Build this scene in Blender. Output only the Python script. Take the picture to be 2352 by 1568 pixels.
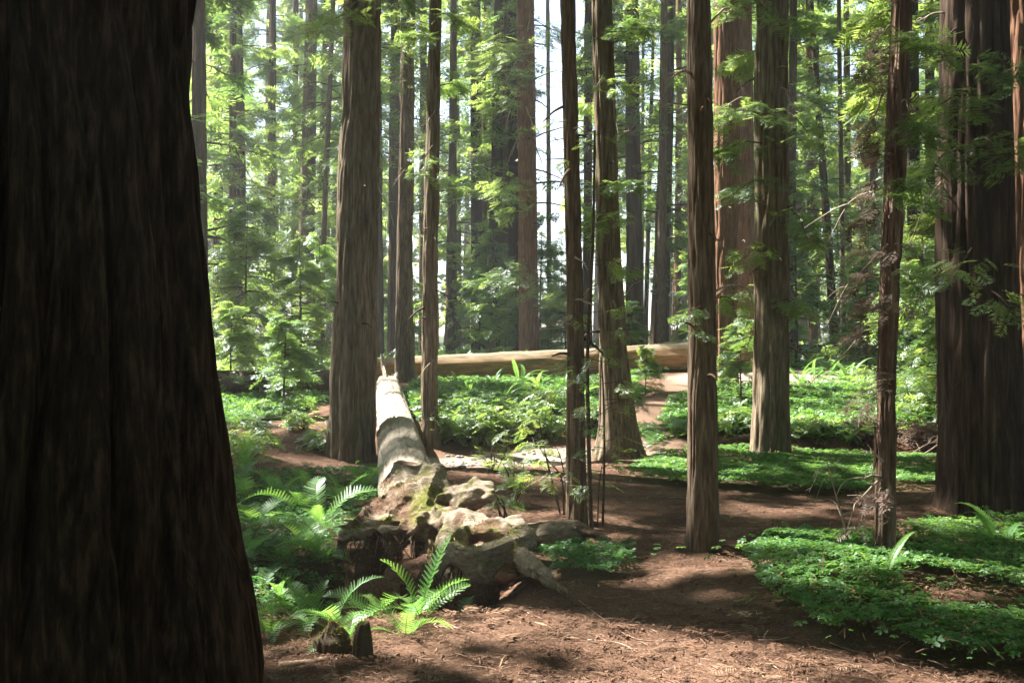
import bpy, math
import numpy as np
from mathutils import Vector

# ------------------------------------------------------------------ camera, sky, sun, exposure
scn = bpy.context.scene
for o in list(bpy.data.objects):
    bpy.data.objects.remove(o)
COL = scn.collection
CAM_Z = 1.6
cam = bpy.data.cameras.new('camera')
cam.sensor_width = 36.0
cam.lens = 35.0
cam.clip_start = 0.05
cam.clip_end = 1500.0
cam.dof.use_dof = False
cam.dof.focus_distance = 9.0
cam.dof.aperture_fstop = 3.5
camo = bpy.data.objects.new('camera', cam)
camo.location = (0, 0, CAM_Z)
camo.rotation_euler = (math.radians(90), 0, 0)
COL.objects.link(camo)
scn.camera = camo

SUN_EL = math.radians(52)
SUN_AZ = math.radians(-60)          # from +Y (into the picture) towards the left
S = np.array([math.cos(SUN_EL) * math.sin(SUN_AZ), math.cos(SUN_EL) * math.cos(SUN_AZ), math.sin(SUN_EL)])
world = bpy.data.worlds.new('World')
scn.world = world
world.use_nodes = True
wt = world.node_tree
sky = wt.nodes.new('ShaderNodeTexSky')
sky.sky_type = 'NISHITA'
sky.sun_disc = False
sky.sun_elevation = SUN_EL
sky.sun_rotation = SUN_AZ
sky.air_density = 1.0
sky.dust_density = 1.0
sky.ozone_density = 1.0
bg = wt.nodes['Background']
bg.inputs['Strength'].default_value = 0.05
wt.links.new(sky.outputs[0], bg.inputs['Color'])

sl = bpy.data.lights.new('sun', 'SUN')
sl.energy = 5.0
sl.angle = math.radians(0.8)
sl.color = (1.0, 0.95, 0.86)
suno = bpy.data.objects.new('sun', sl)
suno.rotation_euler = Vector(S).to_track_quat('Z', 'Y').to_euler()
COL.objects.link(suno)

scn.view_settings.view_transform = 'Standard'
scn.view_settings.look = 'None'
scn.view_settings.exposure = 2.75
scn.view_settings.gamma = 1.0
scn.view_settings.use_curve_mapping = False
scn.render.engine = 'CYCLES'
scn.cycles.use_denoising = True
scn.cycles.denoiser = 'OPENIMAGEDENOISE'
scn.cycles.denoising_prefilter = 'ACCURATE'
scn.cycles.denoising_input_passes = 'RGB_ALBEDO_NORMAL'
scn.cycles.max_bounces = 7
scn.cycles.diffuse_bounces = 4
scn.cycles.glossy_bounces = 2
scn.cycles.transmission_bounces = 5
scn.cycles.transparent_max_bounces = 4
scn.cycles.volume_bounces = 0
scn.cycles.caustics_reflective = False
scn.cycles.caustics_refractive = False
scn.cycles.sample_clamp_indirect = 6.0
USE_HAZE = True

# ------------------------------------------------------------------ small maths helpers
FD = 2286.0                                   # focal length in units of the 2352 px wide view


def P(u, v, d):
    return np.array([(u - 1176.0) / FD * d, d, CAM_Z - (v - 784.0) / FD * d])


def vnoise(p):
    p = np.asarray(p, dtype=np.float64)
    i = np.floor(p).astype(np.int64)
    f = p - i
    f = f * f * (3 - 2 * f)

    def h(a, b, c):
        n = (a * 374761393 + b * 668265263 + c * 1274126177) & 0xFFFFFFFF
        n = ((n ^ (n >> 13)) * 1274126177) & 0xFFFFFFFF
        return ((n ^ (n >> 16)) & 0xFFFF) / 65535.0
    x, y, z = i[..., 0], i[..., 1], i[..., 2]
    fx, fy, fz = f[..., 0], f[..., 1], f[..., 2]
    c00 = h(x, y, z) * (1 - fx) + h(x + 1, y, z) * fx
    c10 = h(x, y + 1, z) * (1 - fx) + h(x + 1, y + 1, z) * fx
    c01 = h(x, y, z + 1) * (1 - fx) + h(x + 1, y, z + 1) * fx
    c11 = h(x, y + 1, z + 1) * (1 - fx) + h(x + 1, y + 1, z + 1) * fx
    return (c00 * (1 - fy) + c10 * fy) * (1 - fz) + (c01 * (1 - fy) + c11 * fy) * fz


def n2(x, y, f, seed=0):
    x = np.asarray(x, dtype=np.float64)
    y = np.asarray(y, dtype=np.float64)
    return vnoise(np.stack([x * f + seed * 7.31, y * f - seed * 3.7, np.full_like(x, seed + 0.5)], -1))


def fbm2(x, y, f, seed=0, octs=3):
    t = 0
    a = 0.5
    for k in range(octs):
        t = t + a * n2(x, y, f * 2 ** k, seed + k)
        a *= 0.5
    return t / (1 - 0.5 ** octs)


def sstep(a, b, x):
    t = np.clip((x - a) / (b - a), 0, 1)
    return t * t * (3 - 2 * t)


def seg_dist(x, y, pts):
    best = np.full(np.shape(x), 1e9)
    for (ax, ay), (bx, by) in zip(pts[:-1], pts[1:]):
        dx, dy = bx - ax, by - ay
        t = np.clip(((x - ax) * dx + (y - ay) * dy) / (dx * dx + dy * dy), 0, 1)
        best = np.minimum(best, np.hypot(x - ax - t * dx, y - ay - t * dy))
    return best


# ------------------------------------------------------------------ terrain
PATH = [(2.2, 12.2), (2.5, 14.0), (2.2, 15.6), (2.13, 16.4), (2.6, 18.5), (3.5, 20.8), (5.0, 22.3), (8.0, 23.5), (14.0, 24.5)]


def bank_edge(x):
    x = np.asarray(x, dtype=np.float64)
    e = 14.6 + 0.5 * np.sin(x * 0.9 + 0.4) + 0.5 * (n2(x, x * 0, 0.6, 3) - 0.5)
    e = e - 1.5 * sstep(-1.6, -3.2, x) + 0.5 * sstep(2.5, 5.0, x)
    return e


def hgt(x, y):
    x = np.asarray(x, dtype=np.float64)
    y = np.asarray(y, dtype=np.float64)
    z = 0.10 * (fbm2(x, y, 0.45, 11) - 0.5) * sstep(1.0, 6.0, np.hypot(x, y))
    z = z + 0.035 * (fbm2(x, y, 2.2, 21) - 0.5)
    e = bank_edge(x)
    w = np.where(x > 2.4, 0.75, 1.6) + 0.8 * sstep(-1.6, -3.0, x)
    up = sstep(0, 1, (y - e) / w)
    pd = seg_dist(x, y, PATH)
    soft = sstep(0, 1, (y - 13.6) / 4.6)
    k = sstep(0.85, 0.3, pd) * (y < 20)
    up = up * (1 - k) + soft * k
    terr = 0.34 + 0.30 * sstep(15.5, 22.5, y) + 0.18 * sstep(22, 42, y) + 0.25 * sstep(42, 90, y) + 0.12 * (fbm2(x, y, 0.35, 31) - 0.5) * (1 - k)
    terr = terr + 0.24 * sstep(1.2, 3.2, x) * sstep(17.5, 26, y)
    z = z * (1 - 0.6 * up) + up * terr
    # hollow in front of the upturned roots, hummock at the right, left-hand rise
    z = z - 0.36 * np.exp(-(((x + 0.72) / 0.72) ** 4 + ((y - 6.85) / 0.75) ** 4)) - 0.12 * np.exp(-(((x + 1.6) / 0.7) ** 2 + ((y - 6.5) / 0.9) ** 2))
    z = z + 0.10 * np.exp(-(((x - 2.3) / 1.2) ** 2 + ((y - 6.4) / 0.9) ** 2))
    z = z + 0.20 * sstep(-1.9, -3.4, x) * sstep(8.5, 12.5, y) * (1 - up)
    z = z - 0.10 * np.exp(-((y - 13.7) / 0.7) ** 2) * sstep(-2.0, -0.6, x) * sstep(2.4, 1.2, x)
    for tx_, ty_, tr_ in ((-2.27, 14.0, 0.33), (1.47, 7.7, 0.13), (3.5, 13.6, 0.26), (4.55, 9.7, 0.42), (0.58, 8.9, 0.10), (2.7, 7.2, 0.08), (1.45, 13.7, 0.3)):
        rr_ = np.hypot(x - tx_, y - ty_)
        z = z + 0.075 * np.exp(-(np.maximum(rr_ - tr_, 0) / 0.22) ** 1.3)
    z = z + 0.012 * np.abs(y) * sstep(60, 200, np.hypot(x, y)) * 0.6
    return z


def h1(x, y):
    return float(hgt(np.array([x]), np.array([y]))[0])


def ground_at(u, v):
    d = np.concatenate([np.arange(2.5, 30, 0.02), np.arange(30, 160, 0.2)])
    x = (u - 1176.0) / FD * d
    z = CAM_Z - (v - 784.0) / FD * d
    g = hgt(x, d)
    i = np.argmax(z <= g)
    if z[i] > g[i]:
        i = len(d) - 1
    return np.array([x[i], d[i], g[i]])


# ------------------------------------------------------------------ mesh and object helpers
def mesh_np(name, V, tris=None, quads=None, smooth=False, attrs=None, mats=(), midx=None):
    V = np.asarray(V, dtype=np.float32)
    nt = 0 if tris is None else len(tris)
    nq = 0 if quads is None else len(quads)
    me = bpy.data.meshes.new(name)
    me.vertices.add(len(V))
    me.vertices.foreach_set('co', V.ravel())
    li = []
    if nt:
        li.append(np.asarray(tris, dtype=np.int32).ravel())
    if nq:
        li.append(np.asarray(quads, dtype=np.int32).ravel())
    li = np.concatenate(li)
    me.loops.add(len(li))
    me.loops.foreach_set('vertex_index', li)
    me.polygons.add(nt + nq)
    st = np.concatenate([np.arange(nt) * 3, nt * 3 + np.arange(nq) * 4]).astype(np.int32)
    me.polygons.foreach_set('loop_start', st)
    me.polygons.foreach_set('use_smooth', np.full(nt + nq, smooth))
    for m in mats:
        me.materials.append(m)
    if midx is not None:
        me.polygons.foreach_set('material_index', np.asarray(midx, dtype=np.int32))
    me.update(calc_edges=True)
    for k, a in (attrs or {}).items():
        at = me.attributes.new(k, 'FLOAT', 'POINT')
        at.data.foreach_set('value', np.asarray(a, dtype=np.float32))
    return me


class MB:
    """collects pieces (triangles or quads) with a material slot each"""

    def __init__(self):
        self.V, self.T, self.Q, self.tm, self.qm, self.A = [], [], [], [], [], []
        self.n = 0

    def add(self, V, tris=None, quads=None, m=0, tint=None):
        V = np.asarray(V, dtype=np.float64)
        if tris is not None and len(tris):
            self.T.append(np.asarray(tris) + self.n)
            self.tm.append(np.full(len(tris), m))
        if quads is not None and len(quads):
            self.Q.append(np.asarray(quads) + self.n)
            self.qm.append(np.full(len(quads), m))
        self.A.append(np.full(len(V), 0.5) if tint is None else np.broadcast_to(tint, (len(V),)))
        self.V.append(V)
        self.n += len(V)

    def mesh(self, name, mats, smooth=False, off=(0, 0, 0)):
        V = np.concatenate(self.V) - np.asarray(off)
        T = np.concatenate(self.T) if self.T else None
        Q = np.concatenate(self.Q) if self.Q else None
        mi = np.concatenate(self.tm + self.qm)
        return mesh_np(name, V, T, Q, smooth, {'tint': np.concatenate(self.A)}, mats, mi)


def tag(o, label=None, cat=None, group=None, kind=None):
    if label:
        o['label'] = label
    if cat:
        o['category'] = cat
    if group:
        o['group'] = group
    if kind:
        o['kind'] = kind
    return o


def thing(name, label, cat, loc, group=None):
    o = bpy.data.objects.new(name, None)
    o.empty_display_size = 0.1
    COL.objects.link(o)
    o.location = tuple(float(c) for c in loc)
    return tag(o, label, cat, group)


def part(name, me, parent, loc=(0, 0, 0), rot=(0, 0, 0), scale=1.0):
    o = bpy.data.objects.new(name, me)
    COL.objects.link(o)
    o.parent = parent
    o.location = tuple(float(c) for c in loc)
    o.rotation_euler = rot
    o.scale = (scale,) * 3 if np.isscalar(scale) else scale
    return o


def solo(name, me, label=None, cat=None, group=None, kind=None, loc=(0, 0, 0)):
    o = bpy.data.objects.new(name, me)
    COL.objects.link(o)
    o.location = tuple(float(c) for c in loc)
    return tag(o, label, cat, group, kind)


def tube(pts, rad, segs=6, cap=True):
    """swept tube: returns V, quads"""
    pts = np.asarray(pts, dtype=np.float64)
    n = len(pts)
    rad = np.broadcast_to(rad, (n,))
    t = np.gradient(pts, axis=0)
    t /= np.linalg.norm(t, axis=1)[:, None] + 1e-9
    ref = np.array([0, 0, 1.0]) if abs(t[:, 2]).mean() < 0.8 else np.array([0, 1.0, 0])
    a = np.cross(t, ref)
    a /= np.linalg.norm(a, axis=1)[:, None] + 1e-9
    b = np.cross(t, a)
    th = np.arange(segs) / segs * 2 * math.pi
    ring = a[:, None, :] * np.cos(th)[None, :, None] + b[:, None, :] * np.sin(th)[None, :, None]
    V = (pts[:, None, :] + ring * rad[:, None, None]).reshape(-1, 3)
    i = np.arange(n - 1)[:, None] * segs
    j = np.arange(segs)[None, :]
    jn = (j + 1) % segs
    Q = np.stack([i + j, i + jn, i + segs + jn, i + segs + j], -1).reshape(-1, 4)
    if cap:
        c0, c1 = len(V), len(V) + 1
        V = np.vstack([V, pts[:1], pts[-1:]])
        jj = np.arange(segs)
        j2 = (jj + 1) % segs
        T = np.concatenate([np.stack([j2, jj, np.full(segs, c0)], -1),
                            np.stack([(n - 1) * segs + jj, (n - 1) * segs + j2, np.full(segs, c1)], -1)])
        return V, Q, T
    return V, Q, None


def curve(pts, n=12):
    """smooth interpolation through control points (Catmull-Rom)"""
    p = np.asarray(pts, dtype=np.float64)
    if len(p) == 2:
        t = np.linspace(0, 1, n)[:, None]
        return p[0] * (1 - t) + p[1] * t
    q = np.vstack([2 * p[0] - p[1], p, 2 * p[-1] - p[-2]])
    out = []
    m = len(p) - 1
    for x in np.linspace(0, m - 1e-6, n):
        i = int(x)
        t = x - i
        a, b, c, d = q[i:i + 4]
        out.append(0.5 * (2 * b + (c - a) * t + (2 * a - 5 * b + 4 * c - d) * t * t + (3 * b - a - 3 * c + d) * t ** 3))
    return np.array(out)


def rotm(head, pitch, roll):
    ch, sh = np.cos(head), np.sin(head)
    cp, sp = np.cos(pitch), np.sin(pitch)
    cr, sr = np.cos(roll), np.sin(roll)
    R = np.empty(np.shape(head) + (3, 3))
    # Rz(head) @ Ry(-pitch) @ Rx(roll); +pitch lifts the tip
    R[..., 0, 0] = ch * cp
    R[..., 0, 1] = -sh * cr - ch * sp * sr
    R[..., 0, 2] = sh * sr - ch * sp * cr
    R[..., 1, 0] = sh * cp
    R[..., 1, 1] = ch * cr - sh * sp * sr
    R[..., 1, 2] = -ch * sr - sh * sp * cr
    R[..., 2, 0] = sp
    R[..., 2, 1] = cp * sr
    R[..., 2, 2] = cp * cr
    return R


def scatter(mb, tmpl, pos, head, pitch, roll, sc, tint, m=0):
    TV, TF = tmpl
    n = len(pos)
    if n == 0:
        return
    R = rotm(head, pitch, roll)
    V = np.einsum('nij,kj->nki', R, TV) * np.asarray(sc)[:, None, None] + np.asarray(pos)[:, None, :]
    F = (np.arange(n)[:, None, None] * len(TV) + TF[None]).reshape(-1, 3)
    mb.add(V.reshape(-1, 3), tris=F, m=m, tint=np.repeat(tint, len(TV)))


# ------------------------------------------------------------------ materials
def ramp(nt, fac, stops):
    r = nt.nodes.new('ShaderNodeValToRGB')
    cr = r.color_ramp
    while len(cr.elements) < len(stops):
        cr.elements.new(0.5)
    for e, (p, c) in zip(cr.elements, stops):
        e.position = p
        e.color = (*c, 1)
    nt.links.new(fac, r.inputs[0])
    return r.outputs[0]


def newmat(name):
    m = bpy.data.materials.new(name)
    m.use_nodes = True
    nt = m.node_tree
    for n in list(nt.nodes):
        nt.nodes.remove(n)
    out = nt.nodes.new('ShaderNodeOutputMaterial')
    return m, nt, out


def noise_node(nt, scale, stretch=(1, 1, 1), detail=6, rough=0.6, coord='Object', dist=0.0):
    tc = nt.nodes.new('ShaderNodeTexCoord')
    mp = nt.nodes.new('ShaderNodeMapping')
    mp.inputs['Scale'].default_value = stretch
    nt.links.new(tc.outputs[coord], mp.inputs['Vector'])
    n = nt.nodes.new('ShaderNodeTexNoise')
    n.inputs['Scale'].default_value = scale
    n.inputs['Detail'].default_value = detail
    n.inputs['Roughness'].default_value = rough
    n.inputs['Distortion'].default_value = dist
    nt.links.new(mp.outputs[0], n.inputs['Vector'])
    return n.outputs['Fac']


def mixc(nt, fac, a, b, mode='MIX'):
    m = nt.nodes.new('ShaderNodeMix')
    m.data_type = 'RGBA'
    m.blend_type = mode
    for sock, val in ((m.inputs[0], fac), (m.inputs[6], a), (m.inputs[7], b)):
        if isinstance(val, (int, float)):
            sock.default_value = val
        elif isinstance(val, tuple):
            sock.default_value = (*val, 1)
        else:
            nt.links.new(val, sock)
    return m.outputs[2]


def attr(nt, name):
    a = nt.nodes.new('ShaderNodeAttribute')
    a.attribute_name = name
    return a.outputs['Fac']


def maprange(nt, v, a, b, c=0.0, d=1.0):
    m = nt.nodes.new('ShaderNodeMapRange')
    m.inputs[1].default_value, m.inputs[2].default_value = a, b
    m.inputs[3].default_value, m.inputs[4].default_value = c, d
    nt.links.new(v, m.inputs[0])
    return m.outputs[0]


def surf(nt, out, col, rough=0.9, bump=None, bstr=0.4, bdist=0.02, spec=0.2):
    b = nt.nodes.new('ShaderNodeBsdfPrincipled')
    b.inputs['Roughness'].default_value = rough
    b.inputs['Specular IOR Level'].default_value = spec
    if isinstance(col, tuple):
        b.inputs['Base Color'].default_value = (*col, 1)
    else:
        nt.links.new(col, b.inputs['Base Color'])
    if bump is not None:
        bp = nt.nodes.new('ShaderNodeBump')
        bp.inputs['Strength'].default_value = bstr
        bp.inputs['Distance'].default_value = bdist
        nt.links.new(bump, bp.inputs['Height'])
        nt.links.new(bp.outputs[0], b.inputs['Normal'])
    nt.links.new(b.outputs[0], out.inputs['Surface'])
    return b


def bark_mat(name, dark, mid, light, moss=0.0, fine=28.0, zs=0.10, mossc=(0.07, 0.085, 0.03)):
    m, nt, out = newmat(name)
    f = noise_node(nt, fine, (1, 1, zs), 5, 0.65)
    g = noise_node(nt, 3.0, (1, 1, 0.25), 4, 0.6)
    c = ramp(nt, f, [(0.30, dark), (0.52, mid), (0.72, light)])
    c = mixc(nt, maprange(nt, g, 0.35, 0.7), c, mixc(nt, 1.0, c, (0.70, 0.66, 0.62), 'MULTIPLY'))
    if moss > 0:
        k = noise_node(nt, 2.2, (1, 1, 0.35), 5, 0.7)
        c = mixc(nt, maprange(nt, k, 0.62 - 0.2 * moss, 0.80 - 0.2 * moss, 0, 0.75), c, mossc)
    surf(nt, out, c, 0.95, f, 0.8, 0.02, 0.1)
    return m


def leaf_mat(name, d0, d1, t0, t1, gloss=0.06, trans=0.5):
    m, nt, out = newmat(name)
    ti = attr(nt, 'tint')
    oi = nt.nodes.new('ShaderNodeObjectInfo')
    dc = ramp(nt, ti, [(0.0, d0), (1.0, d1)])
    tcx = ramp(nt, ti, [(0.0, t0), (1.0, t1)])
    hs = []
    for c in (dc, tcx):
        h = nt.nodes.new('ShaderNodeHueSaturation')
        nt.links.new(maprange(nt, oi.outputs['Random'], 0, 1, 0.78, 1.2), h.inputs['Value'])
        nt.links.new(maprange(nt, oi.outputs['Random'], 0, 1, 0.515, 0.485), h.inputs['Hue'])
        nt.links.new(c, h.inputs['Color'])
        hs.append(h.outputs[0])
    d = nt.nodes.new('ShaderNodeBsdfDiffuse')
    nt.links.new(hs[0], d.inputs['Color'])
    t = nt.nodes.new('ShaderNodeBsdfTranslucent')
    nt.links.new(hs[1], t.inputs['Color'])
    mx = nt.nodes.new('ShaderNodeMixShader')
    mx.inputs[0].default_value = trans
    nt.links.new(d.outputs[0], mx.inputs[1])
    nt.links.new(t.outputs[0], mx.inputs[2])
    g = nt.nodes.new('ShaderNodeBsdfGlossy')
    g.inputs['Roughness'].default_value = 0.45
    g.inputs['Color'].default_value = (0.8, 0.85, 0.9, 1)
    m2 = nt.nodes.new('ShaderNodeMixShader')
    m2.inputs[0].default_value = gloss
    nt.links.new(mx.outputs[0], m2.inputs[1])
    nt.links.new(g.outputs[0], m2.inputs[2])
    nt.links.new(m2.outputs[0], out.inputs['Surface'])
    return m


M = {}
M['bark_grey'] = bark_mat('bark_grey', (0.060, 0.046, 0.032), (0.185, 0.146, 0.102), (0.32, 0.265, 0.195), 0.35)
M['bark_brown'] = bark_mat('bark_brown', (0.055, 0.039, 0.028), (0.155, 0.113, 0.080), (0.28, 0.215, 0.16), 0.3, 40)
M['bark_red'] = bark_mat('bark_red', (0.075, 0.038, 0.024), (0.20, 0.108, 0.068), (0.34, 0.205, 0.135), 0.0, 26)
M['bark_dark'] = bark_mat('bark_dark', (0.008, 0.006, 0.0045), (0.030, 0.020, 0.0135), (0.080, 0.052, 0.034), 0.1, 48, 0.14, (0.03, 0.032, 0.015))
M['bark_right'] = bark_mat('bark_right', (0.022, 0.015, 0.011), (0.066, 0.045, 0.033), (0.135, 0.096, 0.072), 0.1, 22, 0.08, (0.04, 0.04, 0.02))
M['bark_shaggy'] = bark_mat('bark_shaggy', (0.055, 0.036, 0.027), (0.17, 0.115, 0.085), (0.34, 0.26, 0.20), 0.1, 24, 0.12)
M['bark_far'] = bark_mat('bark_far', (0.04, 0.028, 0.020), (0.10, 0.068, 0.046), (0.19, 0.13, 0.09), 0.3, 9)
M['leaf'] = leaf_mat('conifer_leaf', (0.055, 0.115, 0.035), (0.15, 0.21, 0.055), (0.19, 0.33, 0.065), (0.44, 0.57, 0.12))
M['leaf_bush'] = leaf_mat('shrub_leaf', (0.05, 0.12, 0.03), (0.13, 0.21, 0.05), (0.18, 0.34, 0.06), (0.42, 0.55, 0.11), 0.08)
M['sorrel'] = leaf_mat('sorrel_leaf', (0.030, 0.105, 0.026), (0.09, 0.185, 0.045), (0.08, 0.25, 0.035), (0.24, 0.44, 0.07), 0.03, 0.4)
M['fern'] = leaf_mat('fern_leaf', (0.060, 0.165, 0.035), (0.13, 0.25, 0.055), (0.15, 0.38, 0.055), (0.34, 0.56, 0.10), 0.035)
M['fern_dry'] = leaf_mat('dry_fern_leaf', (0.16, 0.12, 0.03), (0.24, 0.20, 0.06), (0.2, 0.18, 0.03), (0.36, 0.32, 0.06), 0.05)
M['dead_leaf'] = leaf_mat('dead_leaf', (0.09, 0.060, 0.044), (0.23, 0.17, 0.13), (0.10, 0.065, 0.04), (0.22, 0.16, 0.11), 0.02, 0.3)


def simple(name, a, b, scale=12, stretch=(1, 1, 1), rough=0.9, bstr=0.4):
    m, nt, out = newmat(name)
    f = noise_node(nt, scale, stretch, 6, 0.65)
    surf(nt, out, ramp(nt, f, [(0.3, a), (0.7, b)]), rough, f, bstr, 0.01, 0.15)
    return m


M['twig'] = simple('twig_bark', (0.05, 0.035, 0.025), (0.11, 0.08, 0.055), 30)
M['dead_twig'] = simple('dead_twig', (0.20, 0.15, 0.11), (0.38, 0.31, 0.25), 30)
M['stick'] = simple('fallen_stick', (0.12, 0.075, 0.05), (0.30, 0.21, 0.15), 30)
M['stone'] = simple('creek_stone', (0.22, 0.20, 0.18), (0.40, 0.37, 0.34), 10)

# tinted litter pieces
m, nt, out = newmat('needle_litter')
surf(nt, out, ramp(nt, attr(nt, 'tint'), [(0.0, (0.045, 0.025, 0.016)), (0.5, (0.15, 0.084, 0.055)), (0.8, (0.27, 0.175, 0.12)), (1.0, (0.43, 0.33, 0.24))]), 0.9, spec=0.1)
M['litter'] = m

# forest floor
m, nt, out = newmat('forest_floor')
f = noise_node(nt, 55, (1, 1, 1), 8, 0.75)
g = noise_node(nt, 1.6, (1, 1, 1), 5, 0.6)
c = ramp(nt, f, [(0.28, (0.045, 0.025, 0.017)), (0.5, (0.13, 0.074, 0.049)), (0.72, (0.26, 0.17, 0.12))])
c = mixc(nt, maprange(nt, g, 0.42, 0.62), c, mixc(nt, 1.0, c, (0.55, 0.50, 0.47), 'MULTIPLY'))
sd = ramp(nt, f, [(0.3, (0.26, 0.21, 0.165)), (0.7, (0.46, 0.39, 0.32))])
c = mixc(nt, attr(nt, 'sand'), c, sd)  # creek sand, and the sun glare painted into the clearing floor
pt = ramp(nt, f, [(0.3, (0.10, 0.062, 0.043)), (0.7, (0.20, 0.135, 0.096))])
c = mixc(nt, attr(nt, 'trail'), c, pt)
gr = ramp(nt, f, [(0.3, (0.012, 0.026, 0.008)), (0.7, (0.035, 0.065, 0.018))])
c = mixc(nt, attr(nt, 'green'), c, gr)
surf(nt, out, c, 0.95, f, 0.7, 0.03, 0.1)
M['floor'] = m

# bleached log wood: grain runs along the log's own Y
m, nt, out = newmat('bleached_wood')
f = noise_node(nt, 13, (3.0, 0.07, 3.0), 8, 0.7)
g = noise_node(nt, 2.4, (1.5, 0.7, 1.5), 8, 0.78, dist=0.8)
c = ramp(nt, f, [(0.25, (0.085, 0.065, 0.048)), (0.42, (0.22, 0.185, 0.145)), (0.58, (0.32, 0.28, 0.225)), (0.78, (0.42, 0.375, 0.31))])
c = mixc(nt, maprange(nt, g, 0.56, 0.64, 0, 0.9), c, ramp(nt, f, [(0.3, (0.07, 0.04, 0.027)), (0.7, (0.19, 0.115, 0.08))]))
surf(nt, out, c, 0.88, f, 0.9, 0.02, 0.12)
M['bleached'] = m

# root wood: weathered, mossy on the upper faces in patches
m, nt, out = newmat('root_wood')
f = noise_node(nt, 18, (1.0, 2.4, 2.4), 9, 0.72, dist=0.4)
g = noise_node(nt, 2.6, (1, 1, 1), 6, 0.7)
k = noise_node(nt, 3.4, (1, 1, 1), 6, 0.7, coord='Generated')
c = ramp(nt, f, [(0.26, (0.055, 0.041, 0.029)), (0.48, (0.22, 0.178, 0.132)), (0.75, (0.41, 0.35, 0.275))])
geo = nt.nodes.new('ShaderNodeNewGeometry')
sx = nt.nodes.new('ShaderNodeSeparateXYZ')
nt.links.new(geo.outputs['Normal'], sx.inputs[0])
mm = nt.nodes.new('ShaderNodeMath')
mm.operation = 'MULTIPLY'
nt.links.new(maprange(nt, g, 0.50, 0.60), mm.inputs[0])
nt.links.new(maprange(nt, sx.outputs['Z'], -0.25, 0.25), mm.inputs[1])
h = noise_node(nt, 60, (1, 1, 1), 4, 0.7)
moss = ramp(nt, h, [(0.3, (0.045, 0.05, 0.012)), (0.7, (0.15, 0.15, 0.035))])
c = mixc(nt, mm.outputs[0], c, moss)
m3 = nt.nodes.new('ShaderNodeMath')
m3.operation = 'MULTIPLY'
nt.links.new(attr(nt, 'soil'), m3.inputs[0])
m3.inputs[1].default_value = 1.0
c = mixc(nt, m3.outputs[0], c, ramp(nt, h, [(0.3, (0.035, 0.020, 0.014)), (0.7, (0.15, 0.085, 0.058))]))
surf(nt, out, c, 0.92, f, 0.8, 0.02, 0.1)
M['root'] = m

# mossy orange log behind
m, nt, out = newmat('mossy_log_wood')
f = noise_node(nt, 9, (0.25, 2, 2), 6, 0.65)
g = noise_node(nt, 2.0, (0.4, 1, 1), 8, 0.72)
c = ramp(nt, f, [(0.28, (0.09, 0.045, 0.018)), (0.5, (0.27, 0.145, 0.058)), (0.75, (0.42, 0.26, 0.125))])
geo = nt.nodes.new('ShaderNodeNewGeometry')
sx = nt.nodes.new('ShaderNodeSeparateXYZ')
nt.links.new(geo.outputs['Normal'], sx.inputs[0])
c = mixc(nt, maprange(nt, sx.outputs['Z'], 0.35, 0.85), c, ramp(nt, f, [(0.3, (0.11, 0.085, 0.055)), (0.7, (0.30, 0.25, 0.18))]))
c = mixc(nt, maprange(nt, g, 0.56, 0.66, 0, 0.8), c, (0.10, 0.09, 0.035))
surf(nt, out, c, 0.9, f, 0.5, 0.02, 0.1)
M['mosslog'] = m
M['moss'] = simple('moss', (0.03, 0.045, 0.012), (0.10, 0.12, 0.03), 45, bstr=0.9)
M['stump'] = simple('rotten_stump', (0.025, 0.018, 0.012), (0.09, 0.065, 0.042), 14, (1, 1, 0.3), bstr=0.8)


# ------------------------------------------------------------------ leaf, spray and frond templates
def blade(b, d, l, w, nrm, drop):
    d = np.asarray(d, float)
    s = np.cross(nrm, d)
    b = np.asarray(b, float)
    m = b + d * l * 0.45
    return [b, m + s * w / 2 - np.array([0, 0, drop * 0.3]), b + d * l - np.array([0, 0, drop]), m - s * w / 2 - np.array([0, 0, drop * 0.3])]


def spray_tmpl(pairs, wid, reach=0.42, ang=55, droop=0.12, seed=0):
    rg = np.random.default_rng(seed)
    V, F = [], []
    nrm = np.array([0, 0, 1.0])

    def put(b, d, l, w, dr):
        k = len(V)
        V.extend(blade(b, d, l, w, nrm, dr))
        F.extend([[k, k + 1, k + 2], [k, k + 2, k + 3]])
    for i in range(pairs):
        x = (i + 0.6) / (pairs + 0.6)
        for s in (-1, 1):
            xx = x + rg.uniform(-0.03, 0.03)
            a = math.radians(ang + rg.uniform(-14, 14)) * s
            l = reach * (math.sin(math.pi * (0.15 + 0.80 * x)) ** 0.7) * rg.uniform(0.7, 1.15) + 0.06
            put((xx, 0, -droop * xx * xx), (math.cos(a), math.sin(a), rg.uniform(-0.1, 0.1)), l, wid * rg.uniform(0.8, 1.2), droop * l * rg.uniform(0.3, 1.4))
    put((0.82, 0, -droop * 0.7), (1, 0, 0), 0.28, wid, 0.04)
    return np.array(V), np.array(F)


SPRAY_FINE = [spray_tmpl(11, 0.055, 0.40, 58, seed=k) for k in range(3)]
SPRAY = [spray_tmpl(6, 0.095, 0.42, 56, seed=10 + k) for k in range(3)]
SPRAY_COARSE = [spray_tmpl(2, 0.38, seed=20 + k, droop=0.2) for k in range(2)]
SPRAY_BUSH = [spray_tmpl(6, 0.13, 0.26, 62, 0.25, seed=30 + k) for k in range(3)]


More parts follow.
